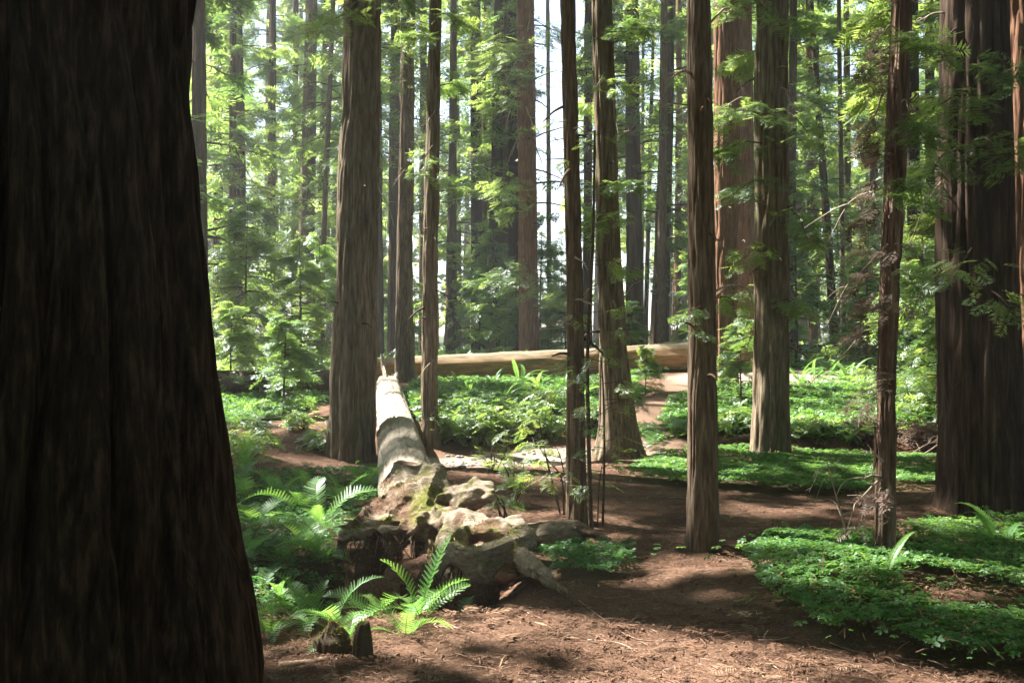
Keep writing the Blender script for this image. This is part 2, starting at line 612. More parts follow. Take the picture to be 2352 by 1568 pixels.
def sorrel_tmpl(fine=True, seed=0):
    V, F = [], []
    for k in range(3):
        a = k * 2.0944 + 0.2
        c, s = math.cos(a), math.sin(a)
        if fine:
            pts = [(0.03, 0, 0.0), (0.32, -0.33, -0.05), (0.50, -0.27, -0.09), (0.41, 0, 0.0), (0.50, 0.27, -0.09), (0.32, 0.33, -0.05)]
            tr = [(0, 1, 2), (0, 2, 3), (0, 3, 4), (0, 4, 5)]
        else:
            pts = [(0.03, 0, 0.0), (0.42, -0.36, -0.07), (0.44, 0, 0.0), (0.42, 0.36, -0.07)]
            tr = [(0, 1, 2), (0, 2, 3)]
        n = len(V)
        V += [(x * c - y * s, x * s + y * c, z) for x, y, z in pts]
        F += [[n + i for i in t] for t in tr]
    return np.array(V), np.array(F)


SORREL = sorrel_tmpl(True)
SORREL_FAR = sorrel_tmpl(False)


def frond_mesh(name, L, W, pairs, a0, a1, bip, mats, seed=0, rach=0.006):
    rg = np.random.default_rng(seed)
    n = 26
    t = np.linspace(0, 1, n)
    ang = np.radians(a0 + (a1 - a0) * t ** 1.15)
    dx = np.cos(ang) * L / (n - 1)
    dz = np.sin(ang) * L / (n - 1)
    pts = np.stack([np.cumsum(dx) - dx[0], 0.03 * L * np.sin(t * 3 + seed), np.cumsum(dz) - dz[0]], -1)
    mb = MB()
    V, Q, T = tube(pts, rach * (1 - 0.75 * t), 3, False)
    mb.add(V, quads=Q, m=1)
    tan = np.gradient(pts, axis=0)
    tan /= np.linalg.norm(tan, axis=1)[:, None]
    for i in range(pairs):
        tt = 0.14 + 0.86 * (i + 0.3) / pairs
        p = np.array([np.interp(tt, t, pts[:, k]) for k in range(3)])
        d = np.array([np.interp(tt, t, tan[:, k]) for k in range(3)])
        up = np.cross(d, [0, 1, 0]) * -1
        q = (tt - 0.14) / 0.86
        w = W * (math.sin(math.pi * min(1, 0.16 + 0.84 * q)) ** 0.85 if bip else (1 - q) ** 0.55 * min(1, 0.55 + 2 * q))
        w = max(w, 0.012)
        for s in (-1, 1):
            l = w * rg.uniform(0.9, 1.08)
            fwd = 0.30 + 0.35 * q
            dd = np.array([0, s, 0]) * math.cos(fwd) + d * math.sin(fwd)
            dd = dd - up * rg.uniform(0.05, 0.28)
            dd /= np.linalg.norm(dd)
            side = np.cross(up, dd)
            side /= np.linalg.norm(side)
            sp = L * 0.86 / pairs
            tn = rg.uniform(0.2, 0.8)
            if bip:
                mm = max(3, int(l / (sp * 0.42)))
                vv, ff = [], []
                for j in range(mm):
                    f = (j + 0.15) / mm
                    b = p + dd * l * f - up * 0.12 * l * f * f
                    pl = sp * 0.50 * (1 - f) ** 0.55 + 0.002
                    for s2 in (-1, 1):
                        k0 = len(vv)
                        vv += [b, b + side * s2 * pl + dd * l / mm * 0.95, b + dd * l / mm * 1.05]
                        ff.append([k0, k0 + 1, k0 + 2])
                mb.add(np.array(vv), tris=ff, m=0, tint=tn)
            else:
                e = p + dd * l
                mdl = p + dd * l * 0.4
                w2 = sp * 0.48
                vv = [p - side * w2 * 0.6, p + side * w2 * 0.6, mdl + side * w2 - up * 0.0, e - up * 0.1 * l, mdl - side * w2]
                mb.add(np.array(vv), tris=[[0, 1, 2], [0, 2, 4], [4, 2, 3]], m=0, tint=tn)
    return mb.mesh(name, mats)


LADY = [frond_mesh('lady_frond', 0.80, 0.135, 21, 62, -30, True, [M['fern'], M['fern']], 1),
        frond_mesh('lady_frond', 0.74, 0.130, 20, 46, -48, True, [M['fern'], M['fern']], 2),
        frond_mesh('lady_frond', 0.62, 0.11, 17, 75, 5, True, [M['fern'], M['fern']], 3)]
SWORD = [frond_mesh('sword_frond', 0.85, 0.075, 30, 68, -10, False, [M['fern'], M['fern']], 4),
         frond_mesh('sword_frond', 0.75, 0.07, 28, 52, -40, False, [M['fern'], M['fern']], 5)]
SWORD_DRY = [frond_mesh('dry_frond', 0.6, 0.06, 26, 30, -30, False, [M['fern_dry'], M['fern_dry']], 6)]

# ------------------------------------------------------------------ gaps cut into the crowns to land sun patches on chosen spots
E1 = np.cross(S, [0, 0, 1.0])
E1 /= np.linalg.norm(E1)
E2 = np.cross(E1, S)
GRES = 0.07
GN = 1100
GC = np.array([0.0, 14.0, 0.8])
LIT = np.zeros((GN, GN), bool)


def sun_plane(p):
    q = np.asarray(p) - GC
    return q @ E1, q @ E2


def gap(p, r):
    p = np.atleast_2d(p)
    a, b = sun_plane(p)
    for x, y in zip(a, b):
        i, j = x / GRES + GN / 2, y / GRES + GN / 2
        k = r / GRES
        i0, i1, j0, j1 = int(i - k), int(i + k) + 2, int(j - k), int(j + k) + 2
        if i0 < 0 or j0 < 0 or i1 >= GN or j1 >= GN:
            continue
        I, J = np.ogrid[i0:i1, j0:j1]
        LIT[i0:i1, j0:j1] |= (I - i) ** 2 + (J - j) ** 2 <= k * k


def gap_patch(u, v, ru, rv, r=0.12, n=26, seed=0):
    rg = np.random.default_rng(int(u * 7 + v) + seed)
    for _ in range(n):
        a, q = rg.uniform(0, 6.28), math.sqrt(rg.uniform(0, 1))
        gap(ground_at(u + ru * q * math.cos(a), v + rv * q * math.sin(a)), r)


def gap_line(a, b, r, n=30, skip=0.0, seed=0):
    rg = np.random.default_rng(seed)
    for t in np.linspace(0, 1, n):
        if rg.random() >= skip:
            gap(np.asarray(a) * (1 - t) + np.asarray(b) * t, r)


MARG = 0.06
for u, v, ru, rv, n in [(1300, 1490, 145, 38, 15), (1480, 1510, 200, 40, 20), (1720, 1550, 240, 20, 16), (1590, 1410, 100, 12, 7), (1950, 1550, 120, 15, 10),
                        (1640, 1285, 50, 14, 6), (1560, 1312, 70, 14, 7), (1385, 1172, 28, 10, 3), (1480, 1340, 60, 12, 5),
                        (1040, 1066, 45, 12, 12), (1190, 1052, 60, 9, 7), (1430, 1068, 50, 8, 5),
                        (560, 945, 45, 22, 14), (640, 1020, 26, 12, 4), (530, 1005, 14, 14, 3), 
                        (1810, 1300, 70, 35, 10), (1950, 1265, 50, 12, 4), (2090, 1290, 50, 12, 4), (2010, 1430, 45, 28, 6), (2270, 1345, 80, 16, 6), (1880, 1360, 40, 14, 4),
                        (1960, 1040, 60, 8, 6), (2110, 1020, 45, 30, 8)]:
    gap_patch(u, v, ru, rv, (0.12 if v > 1380 and u < 1800 else 0.07) + MARG, n)
for u, v, ru, rv, n in [(1530, 888, 70, 16, 40), (1690, 892, 60, 18, 40), (1900, 882, 110, 20, 60), (2000, 890, 80, 15, 20), (1930, 945, 90, 9, 30), (2010, 965, 60, 18, 20),
                        (1480, 860, 40, 12, 15), (2090, 900, 50, 15, 20), (1560, 940, 60, 14, 8), (1860, 960, 40, 20, 10)]:
    gap_patch(u, v, ru, rv, 0.20 + MARG, n)
gap_line(P(910, 930, 14.4), P(888, 850, 19.5), 0.22 + MARG, 24, 0.15, 1)
gap_line(P(950, 1060, 9.8), P(925, 985, 12.0), 0.05 + MARG, 8, 0.3, 2)
gap_line(P(2022, 1270, 7.2), P(2022, 900, 7.2), 0.20 + MARG, 12, 0.25, 3)
gap_line(P(2022, 900, 7.2), P(2050, 250, 7.2), 0.24 + MARG, 18, 0.15, 4)
gap_line(P(2190, 330, 9.6), P(2195, -120, 9.6), 0.5 + MARG, 16, 0.0, 5)
gap_line(P(2345, 500, 13.5), P(2345, 0, 13.5), 0.35 + MARG, 14, 0.0, 6)
gap_line(P(1600, 300, 7.7), P(1590, 60, 7.7), 0.02 + MARG, 6, 0.3, 7)
gap_line(P(1648, 880, 20.5), P(1640, 0, 20.5), 0.10 + MARG, 40, 0.1, 8)
for gx in np.arange(2.2, 9.5, 0.45):
    for gy in np.arange(15.4, 24.5, 0.45):
        if n2(gx * 0.45, gy * 1.5, 0.9, 91) > 0.40 and gx > 0.12 * gy:
            gap((gx, gy, h1(gx, gy) + 0.1), 0.32)
for u, v, d, r in [(1690, 260, 12, 0.35), (1680, 350, 12, 0.25), (1700, 790, 17.5, 0.5), (1480, 815, 19, 0.4), (1700, 430, 12.5, 0.25), (650, 890, 15, 0.3),
                   (905, 1180, 8.5, 0.14), (880, 1210, 8.2, 0.15), (1000, 1090, 8.9, 0.14), (1240, 1205, 8.1, 0.15), (1190, 1235, 7.7, 0.14), (1235, 1305, 7.2, 0.15), (1080, 1215, 7.9, 0.14),
                   (1010, 1320, 5.6, 0.07), (720, 1400, 5.7, 0.03), (740, 1190, 8.6, 0.16), (650, 1160, 9, 0.14), (850, 1090, 10.2, 0.2), (600, 1200, 8.4, 0.12), (640, 1380, 6.5, 0.12), (690, 1250, 7.6, 0.1), (960, 60, 13, 0.3), (1640, 100, 12, 0.4), (1420, 430, 13.5, 0.3)]:
    gap(P(u, v, d), r + MARG)


def is_lit(p):
    a, b = sun_plane(p)
    i = np.clip((a / GRES + GN / 2).astype(int), 0, GN - 1)
    j = np.clip((b / GRES + GN / 2).astype(int), 0, GN - 1)
    return LIT[i, j]


# ------------------------------------------------------------------ the setting: ground, sand, trail
PATCH = {}


def poly(name, pts):
    PATCH[name] = np.array([ground_at(u, v)[:2] for u, v in pts])


def in_poly(x, y, pts):
    ins = np.zeros(np.shape(x), bool)
    j = len(pts) - 1
    for i in range(len(pts)):
        xi, yi = pts[i]
        xj, yj = pts[j]
        c = ((yi > y) != (yj > y)) & (x < (xj - xi) * (y - yi) / (yj - yi + 1e-12) + xi)
        ins ^= c
        j = i
    return ins


poly('right_front', [(1715, 1330), (1745, 1270), (1850, 1240), (2000, 1262), (2090, 1268), (2352, 1330), (2700, 1400), (2700, 1600), (2230, 1540), (2120, 1550), (2060, 1490), (1900, 1500), (1830, 1440), (1720, 1370)])
poly('right_mid', [(2060, 1228), (2200, 1215), (2600, 1205), (2600, 1345), (2300, 1310), (2100, 1268)])
poly('mid_band', [(1425, 1090), (1520, 1060), (1640, 1046), (1830, 1050), (2000, 1058), (2170, 1072), (2240, 1090), (2170, 1120), (1990, 1142), (1800, 1135), (1600, 1130), (1500, 1112)])
poly('under_root', [(1215, 1290), (1330, 1270), (1440, 1275), (1450, 1320), (1370, 1350), (1260, 1340)])
poly('left_grass', [(470, 905), (760, 905), (755, 925), (700, 950), (560, 980), (470, 985)])
poly('left_floor', [(480, 1110), (700, 1085), (880, 1080), (850, 1160), (790, 1230), (770, 1330), (700, 1400), (560, 1420)])
poly('trail_side', [(1462, 990), (1500, 985), (1535, 1020), (1490, 1035)])


def green_mask(x, y):
    j = 0.25
    xx = x + j * (n2(x, y, 1.6, 41) - 0.5) + 0.2 * (n2(x, y, 5, 42) - 0.5)
    yy = y + 2 * j * (n2(x, y, 1.6, 43) - 0.5) + 0.3 * (n2(x, y, 5, 44) - 0.5)
    g = np.zeros(np.shape(x), bool)
    for k, p in PATCH.items():
        g |= in_poly(xx, yy, p)
    pd = seg_dist(x, y, PATH)
    e = bank_edge(x)
    wid = 0.28 + 0.25 * sstep(18.5, 21, y) + 1.35 * sstep(19.5, 22, y) * sstep(2.0, 3.6, x) * (0.5 + n2(x, y, 1.2, 64))
    terr = (yy > e + 0.35) & (pd > wid) & ((x > 1.0) | (x > -2.2) & (yy > 15.8)) & (y < 60)
    hole = ((x - 2.62) / 0.35) ** 2 + ((y - 5.75) / 0.4) ** 2 < 1
    return (g | terr) & ~hole


def axis_grid(segs):
    out = [np.array([segs[0][0]])]
    for a, b, st in segs:
        n = max(2, int(abs(b - a) / st))
        out.append(np.linspace(a, b, n + 1)[1:])
    return np.concatenate(out)


xs = axis_grid([(-300, -60, 20), (-60, -14, 2.2), (-14, -5, 0.35), (-5, 5, 0.08), (5, 14, 0.3), (14, 60, 2.2), (60, 300, 20)])
ys = axis_grid([(-120, -10, 10), (-10, 3, 0.7), (3, 12, 0.05), (12, 19, 0.06), (19, 30, 0.16), (30, 70, 0.8), (70, 420, 12)])
X, Y = np.meshgrid(xs, ys, indexing='ij')
xf, yf = X.ravel(), Y.ravel()
Z = hgt(xf, yf)
litter = 0.022 * (n2(xf, yf, 7, 51) - 0.5) + 0.014 * (n2(xf, yf, 19, 52) - 0.5)
Z = Z + litter * (np.abs(xf) < 14)
nx, ny = len(xs), len(ys)
i, j = np.meshgrid(np.arange(nx - 1), np.arange(ny - 1), indexing='ij')
a = (i * ny + j).ravel()
quads = np.stack([a, a + ny, a + ny + 1, a + 1], -1)
pd = seg_dist(xf, yf, PATH)
e = bank_edge(xf)
sand = sstep(0.9, 0.35, np.abs(yf - (e - 0.85) + 0.3 * (n2(xf, yf, 1.5, 61) - 0.5))) * sstep(-1.9, -1.2, xf) * sstep(2.3, 1.4, xf)
sand = sand * sstep(0.25, 0.55, fbm2(xf, yf, 2.5, 62)) * 0.85
sun_pale = 0.85 * sstep(2.1, 0.9, seg_dist(xf, yf, PATH[5:]) + 0.8 * (n2(xf, yf, 1.2, 64) - 0.5)) * sstep(3.0, 4.2, xf)  # clearing floor painted paler so its sunlight burns out white
sand = np.maximum(sand, sun_pale * 0.9)
trail = sstep(0.42, 0.2, pd + 0.3 * (n2(xf, yf, 4, 63) - 0.5)) * 0.9 * (1 - sand)
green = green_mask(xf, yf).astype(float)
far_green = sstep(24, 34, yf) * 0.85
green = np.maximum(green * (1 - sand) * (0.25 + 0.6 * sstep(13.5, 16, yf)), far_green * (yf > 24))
g_me = mesh_np('ground', np.stack([xf, yf, Z], -1), None, quads, True, {'sand': sand, 'trail': trail, 'green': green}, [M['floor']])
ground = solo('ground', g_me, kind='structure')


# ------------------------------------------------------------------ trunks and crowns
def trunk_mesh(prof, segs, zs, spacing, depth, seed, mat, off, flute=0.05, flare=0.0, hf=0.5, extra=None):
    """prof rows: z, x, y, r (world).  furrowed bark as real relief"""
    prof = np.asarray(prof, float)
    zs = np.asarray(zs, float)
    cx, cy, rr = (np.interp(zs, prof[:, 0], prof[:, k]) for k in (1, 2, 3))
    th = np.arange(segs) / segs * 2 * math.pi
    ZZ, TH = np.meshgrid(zs, th, indexing='ij')
    RR = np.broadcast_to(rr[:, None], ZZ.shape)
    r0 = float(np.median(rr[:max(3, len(rr) // 2)]))
    tw = TH + 0.10 * (vnoise(np.stack([np.cos(TH) * 2, np.sin(TH) * 2, ZZ * 1.1 + seed], -1)) - 0.5) / max(r0, 0.1)
    f = 1.0 / spacing
    cs, sn = np.cos(tw), np.sin(tw)
    n = vnoise(np.stack([cs * r0 * f + seed * 3.1, sn * r0 * f, ZZ * f * 0.065 + seed], -1))
    nn = vnoise(np.stack([cs * r0 * f * 2.1 + seed, sn * r0 * f * 2.1 + 9, ZZ * f * 0.16], -1))
    groove = np.exp(-((2 * n - 1) / 0.24) ** 2)
    g2 = np.exp(-((2 * nn - 1) / 0.25) ** 2)
    lob = vnoise(np.stack([np.cos(TH) * 1.6 + seed, np.sin(TH) * 1.6, ZZ * 0.22 + seed], -1)) - 0.5
    lob2 = vnoise(np.stack([np.cos(TH) * 2.6 + seed, np.sin(TH) * 2.6 + 5, ZZ * 0.1], -1))
    zb = prof[0, 0]
    base = np.exp(-np.clip(ZZ - zb, 0, None) / hf)
    R = RR * (1 + 2 * flute * lob + flare * base * (0.35 + 1.3 * lob2)) - depth * (groove + 0.45 * g2 - 0.5)
    if extra is not None:
        R = R + extra(TH, ZZ)
    V = np.stack([cx[:, None] + R * np.cos(TH), cy[:, None] + R * np.sin(TH), ZZ], -1).reshape(-1, 3) - np.asarray(off)
    m = len(zs)
    i = np.arange(m - 1)[:, None] * segs
    j = np.arange(segs)[None, :]
    jn = (j + 1) % segs
    Q = np.stack([i + j, i + jn, i + segs + jn, i + segs + j], -1).reshape(-1, 4)
    return mesh_np('trunk', V, None, Q, True, {'tint': groove.ravel()}, [mat])


def in_aisle(p):
    """an open aisle through the wood where the sky shows between the crowns"""
    k = np.abs(p[:, 0] - 0.0385 * p[:, 1]) < (0.0175 + 0.004 * np.sin(p[:, 2] * 0.7)) * p[:, 1] + 0.25
    k &= vnoise(p * 0.9 + 3) < 0.80
    return k & (p[:, 1] > 26) & (p[:, 2] > 3.5 + 0.02 * p[:, 1])


def crown_fill(mb, ax, zlo, zhi, R, nb, spb, sc, rg, tm, cull=True, droop=0.35, limb=True, top=0.6, az0=None):
    z0 = rg.uniform(zlo, zhi, nb)
    az = rg.uniform(0, 2 * math.pi, nb) if az0 is None else rg.normal(az0[0], az0[1], nb)
    q = (z0 - zlo) / max(zhi - zlo, 1e-3)
    L = R * rg.uniform(0.4, 1.0, nb) * (1 - top * q ** 1.7)
    upk = rg.uniform(-0.1, 0.3, nb)
    dr = droop * rg.uniform(0.5, 1.5, nb)
    bx, by = ax(z0)

    def at(t, L_=L[:, None], c=np.cos(az)[:, None], s=np.sin(az)[:, None]):
        zz = z0[:, None] + L_ * (upk[:, None] * t - dr[:, None] * t * t)
        return np.stack([bx[:, None] + c * L_ * t, by[:, None] + s * L_ * t, zz], -1)
    t = np.sqrt(rg.uniform(0.06, 1.0, (nb, spb)))
    pos = at(t)
    lat = rg.normal(0, 0.17, (nb, spb)) * L[:, None] * (1.15 - t)
    pos[..., 0] += -np.sin(az)[:, None] * lat
    pos[..., 1] += np.cos(az)[:, None] * lat
    pos[..., 2] += rg.normal(0, 0.06, (nb, spb)) * L[:, None] - 0.25 * np.abs(lat)
    head = az[:, None] + np.clip(lat / (0.25 * L[:, None] + 0.05), -1, 1) * 0.9 + rg.normal(0, 0.5, (nb, spb))
    pitch = rg.normal(-0.25, 0.30, (nb, spb))
    roll = rg.normal(0, 0.40, (nb, spb))
    btint = np.clip(rg.normal(0.45, 0.2, nb), 0, 1)
    tint = np.clip(btint[:, None] + rg.normal(0, 0.15, (nb, spb)), 0, 1)
    scl = sc * rg.uniform(0.65, 1.35, (nb, spb))
    pos, head, pitch, roll, tint, scl = (pos.reshape(-1, 3), head.ravel(), pitch.ravel(), roll.ravel(), tint.ravel(), scl.ravel())
    keep = ~in_aisle(pos)
    if cull:
        ch_, cp_ = np.cos(pitch), np.sin(pitch)
        dirs = np.stack([np.cos(head) * ch_, np.sin(head) * ch_, cp_], -1) * scl[:, None]
        frac = np.zeros(len(pos))
        sid = np.stack([-np.sin(head), np.cos(head), np.sin(roll)], -1) * scl[:, None]
        for f_, w_ in ((0.0, 0), (0.3, 0), (0.6, 0), (0.95, 0), (0.4, 0.3), (0.4, -0.3), (0.8, 0.25), (0.8, -0.25)):
            frac += is_lit(pos + dirs * f_ + sid * w_)
        keep &= (frac < 2) | (rg.random(len(pos)) < 0.08)
    pick = rg.integers(0, len(tm), len(pos))
    for k in range(len(tm)):
        s = keep & (pick == k)
        scatter(mb, tm[k], pos[s], head[s], pitch[s], roll[s], scl[s], tint[s], 0)
    if limb:
        tt = np.array([0.0, 0.35, 0.7, 0.95])
        pl = at(np.broadcast_to(tt, (nb, 4)))
        for b in range(nb):
            r = 0.012 + 0.012 * L[b]
            V, Q, _ = tube(pl[b], [r, r * 0.75, r * 0.45, r * 0.15], 3, False)
            mb.add(V, quads=Q, m=1)


def axis_of(prof):
    prof = np.asarray(prof, float)
    return lambda z: (np.interp(z, prof[:, 0], prof[:, 1]), np.interp(z, prof[:, 0], prof[:, 2]))


def make_branch(p0, p1, sag, n, sc, rg, r=0.012, tm=None, spread=0.22, side=None, dens_from=0.25, leafm=0):
    """one living branch: limb tube plus flat sprays; world coordinates"""
    lb, mb = MB(), MB()
    p0, p1 = np.asarray(p0, float), np.asarray(p1, float)
    L = np.linalg.norm(p1 - p0)
    mid = (p0 + p1) / 2 + np.array([0, 0, sag * L]) + rg.normal(0, 0.03 * L, 3)
    pts = curve([p0, mid, p1], 9)
    V, Q, T = tube(pts, np.linspace(r, r * 0.25, 9), 5)
    lb.add(V, quads=Q, tris=T)
    hd = math.atan2(p1[1] - p0[1], p1[0] - p0[0])
    t = np.sqrt(rg.uniform(dens_from ** 2, 1, n))
    c = np.stack([np.interp(t, np.linspace(0, 1, 9), pts[:, k]) for k in range(3)], -1)
    lat = rg.normal(0, spread, n) * L * (1.15 - t)
    c[:, 0] += -math.sin(hd) * lat
    c[:, 1] += math.cos(hd) * lat
    c[:, 2] += rg.normal(0, 0.05, n) * L - 0.3 * np.abs(lat)
    head = hd + np.sign(lat) * rg.uniform(0.2, 1.1, n)
    tm = tm or SPRAY_FINE
    pick = rg.integers(0, len(tm), n)
    pt, rl = rg.normal(-0.3, 0.25, n), rg.normal(0, 0.35, n)
    s = sc * rg.uniform(0.6, 1.3, n)
    ti = np.clip(rg.normal(0.55, 0.25, n), 0, 1)
    for k in range(len(tm)):
        q = pick == k
        scatter(mb, tm[k], c[q], head[q], pt[q], rl[q], s[q], ti[q], leafm)
    return lb, mb


def hang(name, pair, root, off, leaf, wood):
    o = part(name, pair[0].mesh(name, [M[wood]], True, off=off), root)
    f = part('foliage', pair[1].mesh('foliage', [M[leaf]], off=off), o)
    f['kind'] = 'stuff'
    return o


def dead_branch(p0, p1, rg, r=0.012, sag=0.1, twigs=4):
    mb = MB()
    p0, p1 = np.asarray(p0, float), np.asarray(p1, float)
    L = np.linalg.norm(p1 - p0)
    mids = [p0 + (p1 - p0) * t + np.array([0, 0, sag * L * math.sin(t * 3.14)]) + rg.normal(0, 0.035 * L, 3) for t in (0.3, 0.6)]
    pts = curve([p0] + mids + [p1], 10)
    V, Q, T = tube(pts, np.linspace(r, r * 0.3, 10), 5)
    mb.add(V, quads=Q, tris=T)
    for _ in range(twigs):
        t = rg.uniform(0.3, 0.95)
        b = np.array([np.interp(t, np.linspace(0, 1, 10), pts[:, k]) for k in range(3)])
        e = b + (p1 - p0) / L * rg.uniform(0.1, 0.25) * L + rg.normal(0, 0.13 * L, 3)
        V, Q, T = tube(curve([b, (b + e) / 2 + rg.normal(0, 0.03 * L, 3), e], 5), np.linspace(r * 0.45, r * 0.15, 5), 3)
        mb.add(V, quads=Q, tris=T)
    return mb


TREES = {}


def redwood(key, label, ub, vb, wb, ut, wt, bark, H, near, zcrown, Rc, nb, spb, sc, name='redwood_tree', d=None, spacing=0.05, depth=0.02, flute=0.05, flare=0.25,
            mids=(), seed=None, group=None, tm=None, vis=None, lean=1.0):
    seed = seed if seed is not None else int(ub * 3 + vb)
    rg = np.random.default_rng(seed)
    if d is None:
        d = ground_at(ub, vb)[1]
    bx = (ub - 1176) / FD * d
    bz = h1(bx, d)
    zt = CAM_Z + 784 / FD * d
    k = d / FD / 2
    rows = [(bz - 0.3, bx, d, wb * k)]
    for (u_, v_, w_) in mids:
        rows.append((CAM_Z - (v_ - 784) / FD * d, (u_ - 1176) / FD * d, d, w_ * k))
    tx = (ut - 1176) / FD * d
    rows.append((zt, tx, d, wt * k))
    prev = rows[-2]
    sl_ = (tx - prev[1]) / (zt - prev[0]) * 0.6 * lean
    rows.append((H, tx + sl_ * (H - zt), d + rg.uniform(-0.4, 0.4), wt * k * 0.25))
    rows.sort(key=lambda r_: r_[0])
    root = thing(name, label, 'tree', (bx, d, bz), group)
    off = (bx, d, bz)
    zv = min(zt * 1.12 + 0.5, H * 0.8)
    if near == 2:
        zs = np.concatenate([np.arange(bz - 0.3, zv, (0.04 if d < 4 else 0.055) if d < 12 else 0.075), np.linspace(zv, H, 14)])
        segs = 320 if d < 4 else int(np.clip(2 * math.pi * rows[0][3] / spacing * 5, 80, 260))
    elif near == 1:
        zs = np.concatenate([np.linspace(bz - 0.3, zv, 46), np.linspace(zv, H, 10)[1:]])
        segs = 56
    else:
        zs = np.concatenate([np.linspace(bz - 0.3, zv, 18), np.linspace(zv, H, 8)[1:]])
        segs = 20
    part('trunk', trunk_mesh(rows, segs, zs, spacing, depth, seed % 97, M[bark], off, flute, flare, 0.35 if near == 2 else 0.7), root)
    ax = axis_of(rows)
    if nb:
        mb = MB()
        if vis:      # lower, visible foliage in finer sprays
            crown_fill(mb, ax, vis[0], vis[1], vis[2], vis[3], vis[4], vis[5], rg, SPRAY)
        crown_fill(mb, ax, zcrown, H + 0.5, Rc, nb, spb, sc, rg, tm or SPRAY_COARSE)
        part('crown', mb.mesh('crown', [M['leaf'], M['twig']], off=off), root)
    TREES[key] = (root, rows, off, ax, d)
    return root


def add_branch(key, u0, v0, u1, v1, dd, n, sc, seed, sag=0.08, r=0.012, spread=0.22, tm=None, frm=0.25):
    root, rows, off, ax, d = TREES[key]
    rg = np.random.default_rng(seed)
    mb = make_branch(P(u0, v0, d - 0.05), P(u1, v1, d + dd), sag, int(n * 1.8), sc * 0.72, rg, r, tm, spread, dens_from=frm)
    hang('branch', mb, root, off, 'leaf', 'twig')


def add_dead(key, u0, v0, u1, v1, dd, seed, r=0.01, sag=0.1, twigs=4, mat='dead_twig'):
    root, rows, off, ax, d = TREES[key]
    rg = np.random.default_rng(seed)
    mb = dead_branch(P(u0, v0, d - 0.05), P(u1, v1, d + dd), rg, r, sag, twigs)
    part('dead_branch', mb.mesh('dead_branch', [M[mat]], True, off=off), root)


# --- the near trunks
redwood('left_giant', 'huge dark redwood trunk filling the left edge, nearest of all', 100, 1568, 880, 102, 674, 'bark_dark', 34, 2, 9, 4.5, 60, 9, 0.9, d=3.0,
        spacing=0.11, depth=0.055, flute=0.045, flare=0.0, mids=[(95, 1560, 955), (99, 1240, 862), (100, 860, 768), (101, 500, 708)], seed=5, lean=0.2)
redwood('A', 'thick grey furrowed redwood trunk standing left of the bleached fallen log', 806, 1045, 110, 833, 80, 'bark_grey', 34, 2, 11, 3.6, 70, 9, 0.85,
        spacing=0.085, depth=0.042, flare=0.22, mids=[(806, 1000, 106), (815, 700, 95)])
redwood('B', 'reddish trunk just behind the broken far end of the bleached log', 931, 890, 44, 938, 30, 'bark_brown', 32, 2, 10, 3.2, 60, 9, 0.8, d=23.0,
        spacing=0.085, depth=0.034, mids=[(929, 700, 38)])
redwood('C', 'slim furrowed trunk touching the right side of the bleached log', 988, 1018, 44, 1000, 26, 'bark_grey', 30, 2, 9, 3.0, 55, 9, 0.8,
        spacing=0.06, depth=0.024, flare=0.35, mids=[(987, 950, 38), (989, 600, 36)])
redwood('D', 'slender dark trunk among bare saplings, right behind the arched root', 1326, 1196, 46, 1304, 34, 'bark_brown', 24, 2, 9, 2.6, 40, 8, 0.7,
        spacing=0.03, depth=0.009, flare=0.30, mids=[(1323, 1000, 42), (1320, 650, 36)])
redwood('E', 'flared grey trunk with spreading base beside the pale creek sand', 1424, 1048, 96, 1382, 44, 'bark_grey', 33, 2, 10, 3.4, 70, 9, 0.85,
        spacing=0.065, depth=0.028, flare=0.75, mids=[(1418, 960, 74), (1408, 800, 62), (1398, 600, 53)])
redwood('F', 'straight bare brown trunk rising from the middle of the needle floor', 1614, 1256, 74, 1605, 54, 'bark_brown', 28, 2, 10, 2.8, 45, 8, 0.75,
        spacing=0.026, depth=0.009, flare=0.22, mids=[(1613, 800, 64)])
redwood('G', 'reddish trunk with brightly sunlit left edge behind the bare brown trunk', 1668, 898, 52, 1672, 62, 'bark_red', 34, 2, 12, 3.4, 60, 9, 0.85, d=20.5,
        spacing=0.07, depth=0.03, mids=[(1666, 700, 50)])
redwood('G2', 'broad orange brown trunk behind the sunlit edged one', 1702, 880, 66, 1700, 52, 'bark_red', 36, 1, 12, 3.4, 60, 9, 0.85, d=24.5, spacing=0.09, depth=0.03)
redwood('H', 'stout dark furrowed trunk at the back of the sorrel carpet', 1770, 1054, 86, 1772, 72, 'bark_grey', 34, 2, 10, 3.4, 70, 9, 0.85,
        spacing=0.08, depth=0.034, flare=0.25, mids=[(1773, 700, 78)])
redwood('I', 'thin shaggy trunk half sunlit in the right sorrel patch', 2030, 1296, 50, 2072, 40, 'bark_shaggy', 22, 2, 9, 2.4, 36, 8, 0.7,
        spacing=0.03, depth=0.014, flute=0.14, flare=0.30, mids=[(2034, 1000, 42), (2036, 850, 40), (2046, 600, 42), (2058, 350, 44)])
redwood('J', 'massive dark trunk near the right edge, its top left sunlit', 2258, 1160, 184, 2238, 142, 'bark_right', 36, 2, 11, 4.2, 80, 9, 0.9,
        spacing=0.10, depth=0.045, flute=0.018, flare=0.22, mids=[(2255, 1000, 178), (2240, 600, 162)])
redwood('K', 'red sunlit trunk cut off by the right edge of the picture', 2352, 1010, 84, 2352, 74, 'bark_red', 34, 2, 12, 3.2, 60, 9, 0.85, d=13.5, spacing=0.07, depth=0.03)

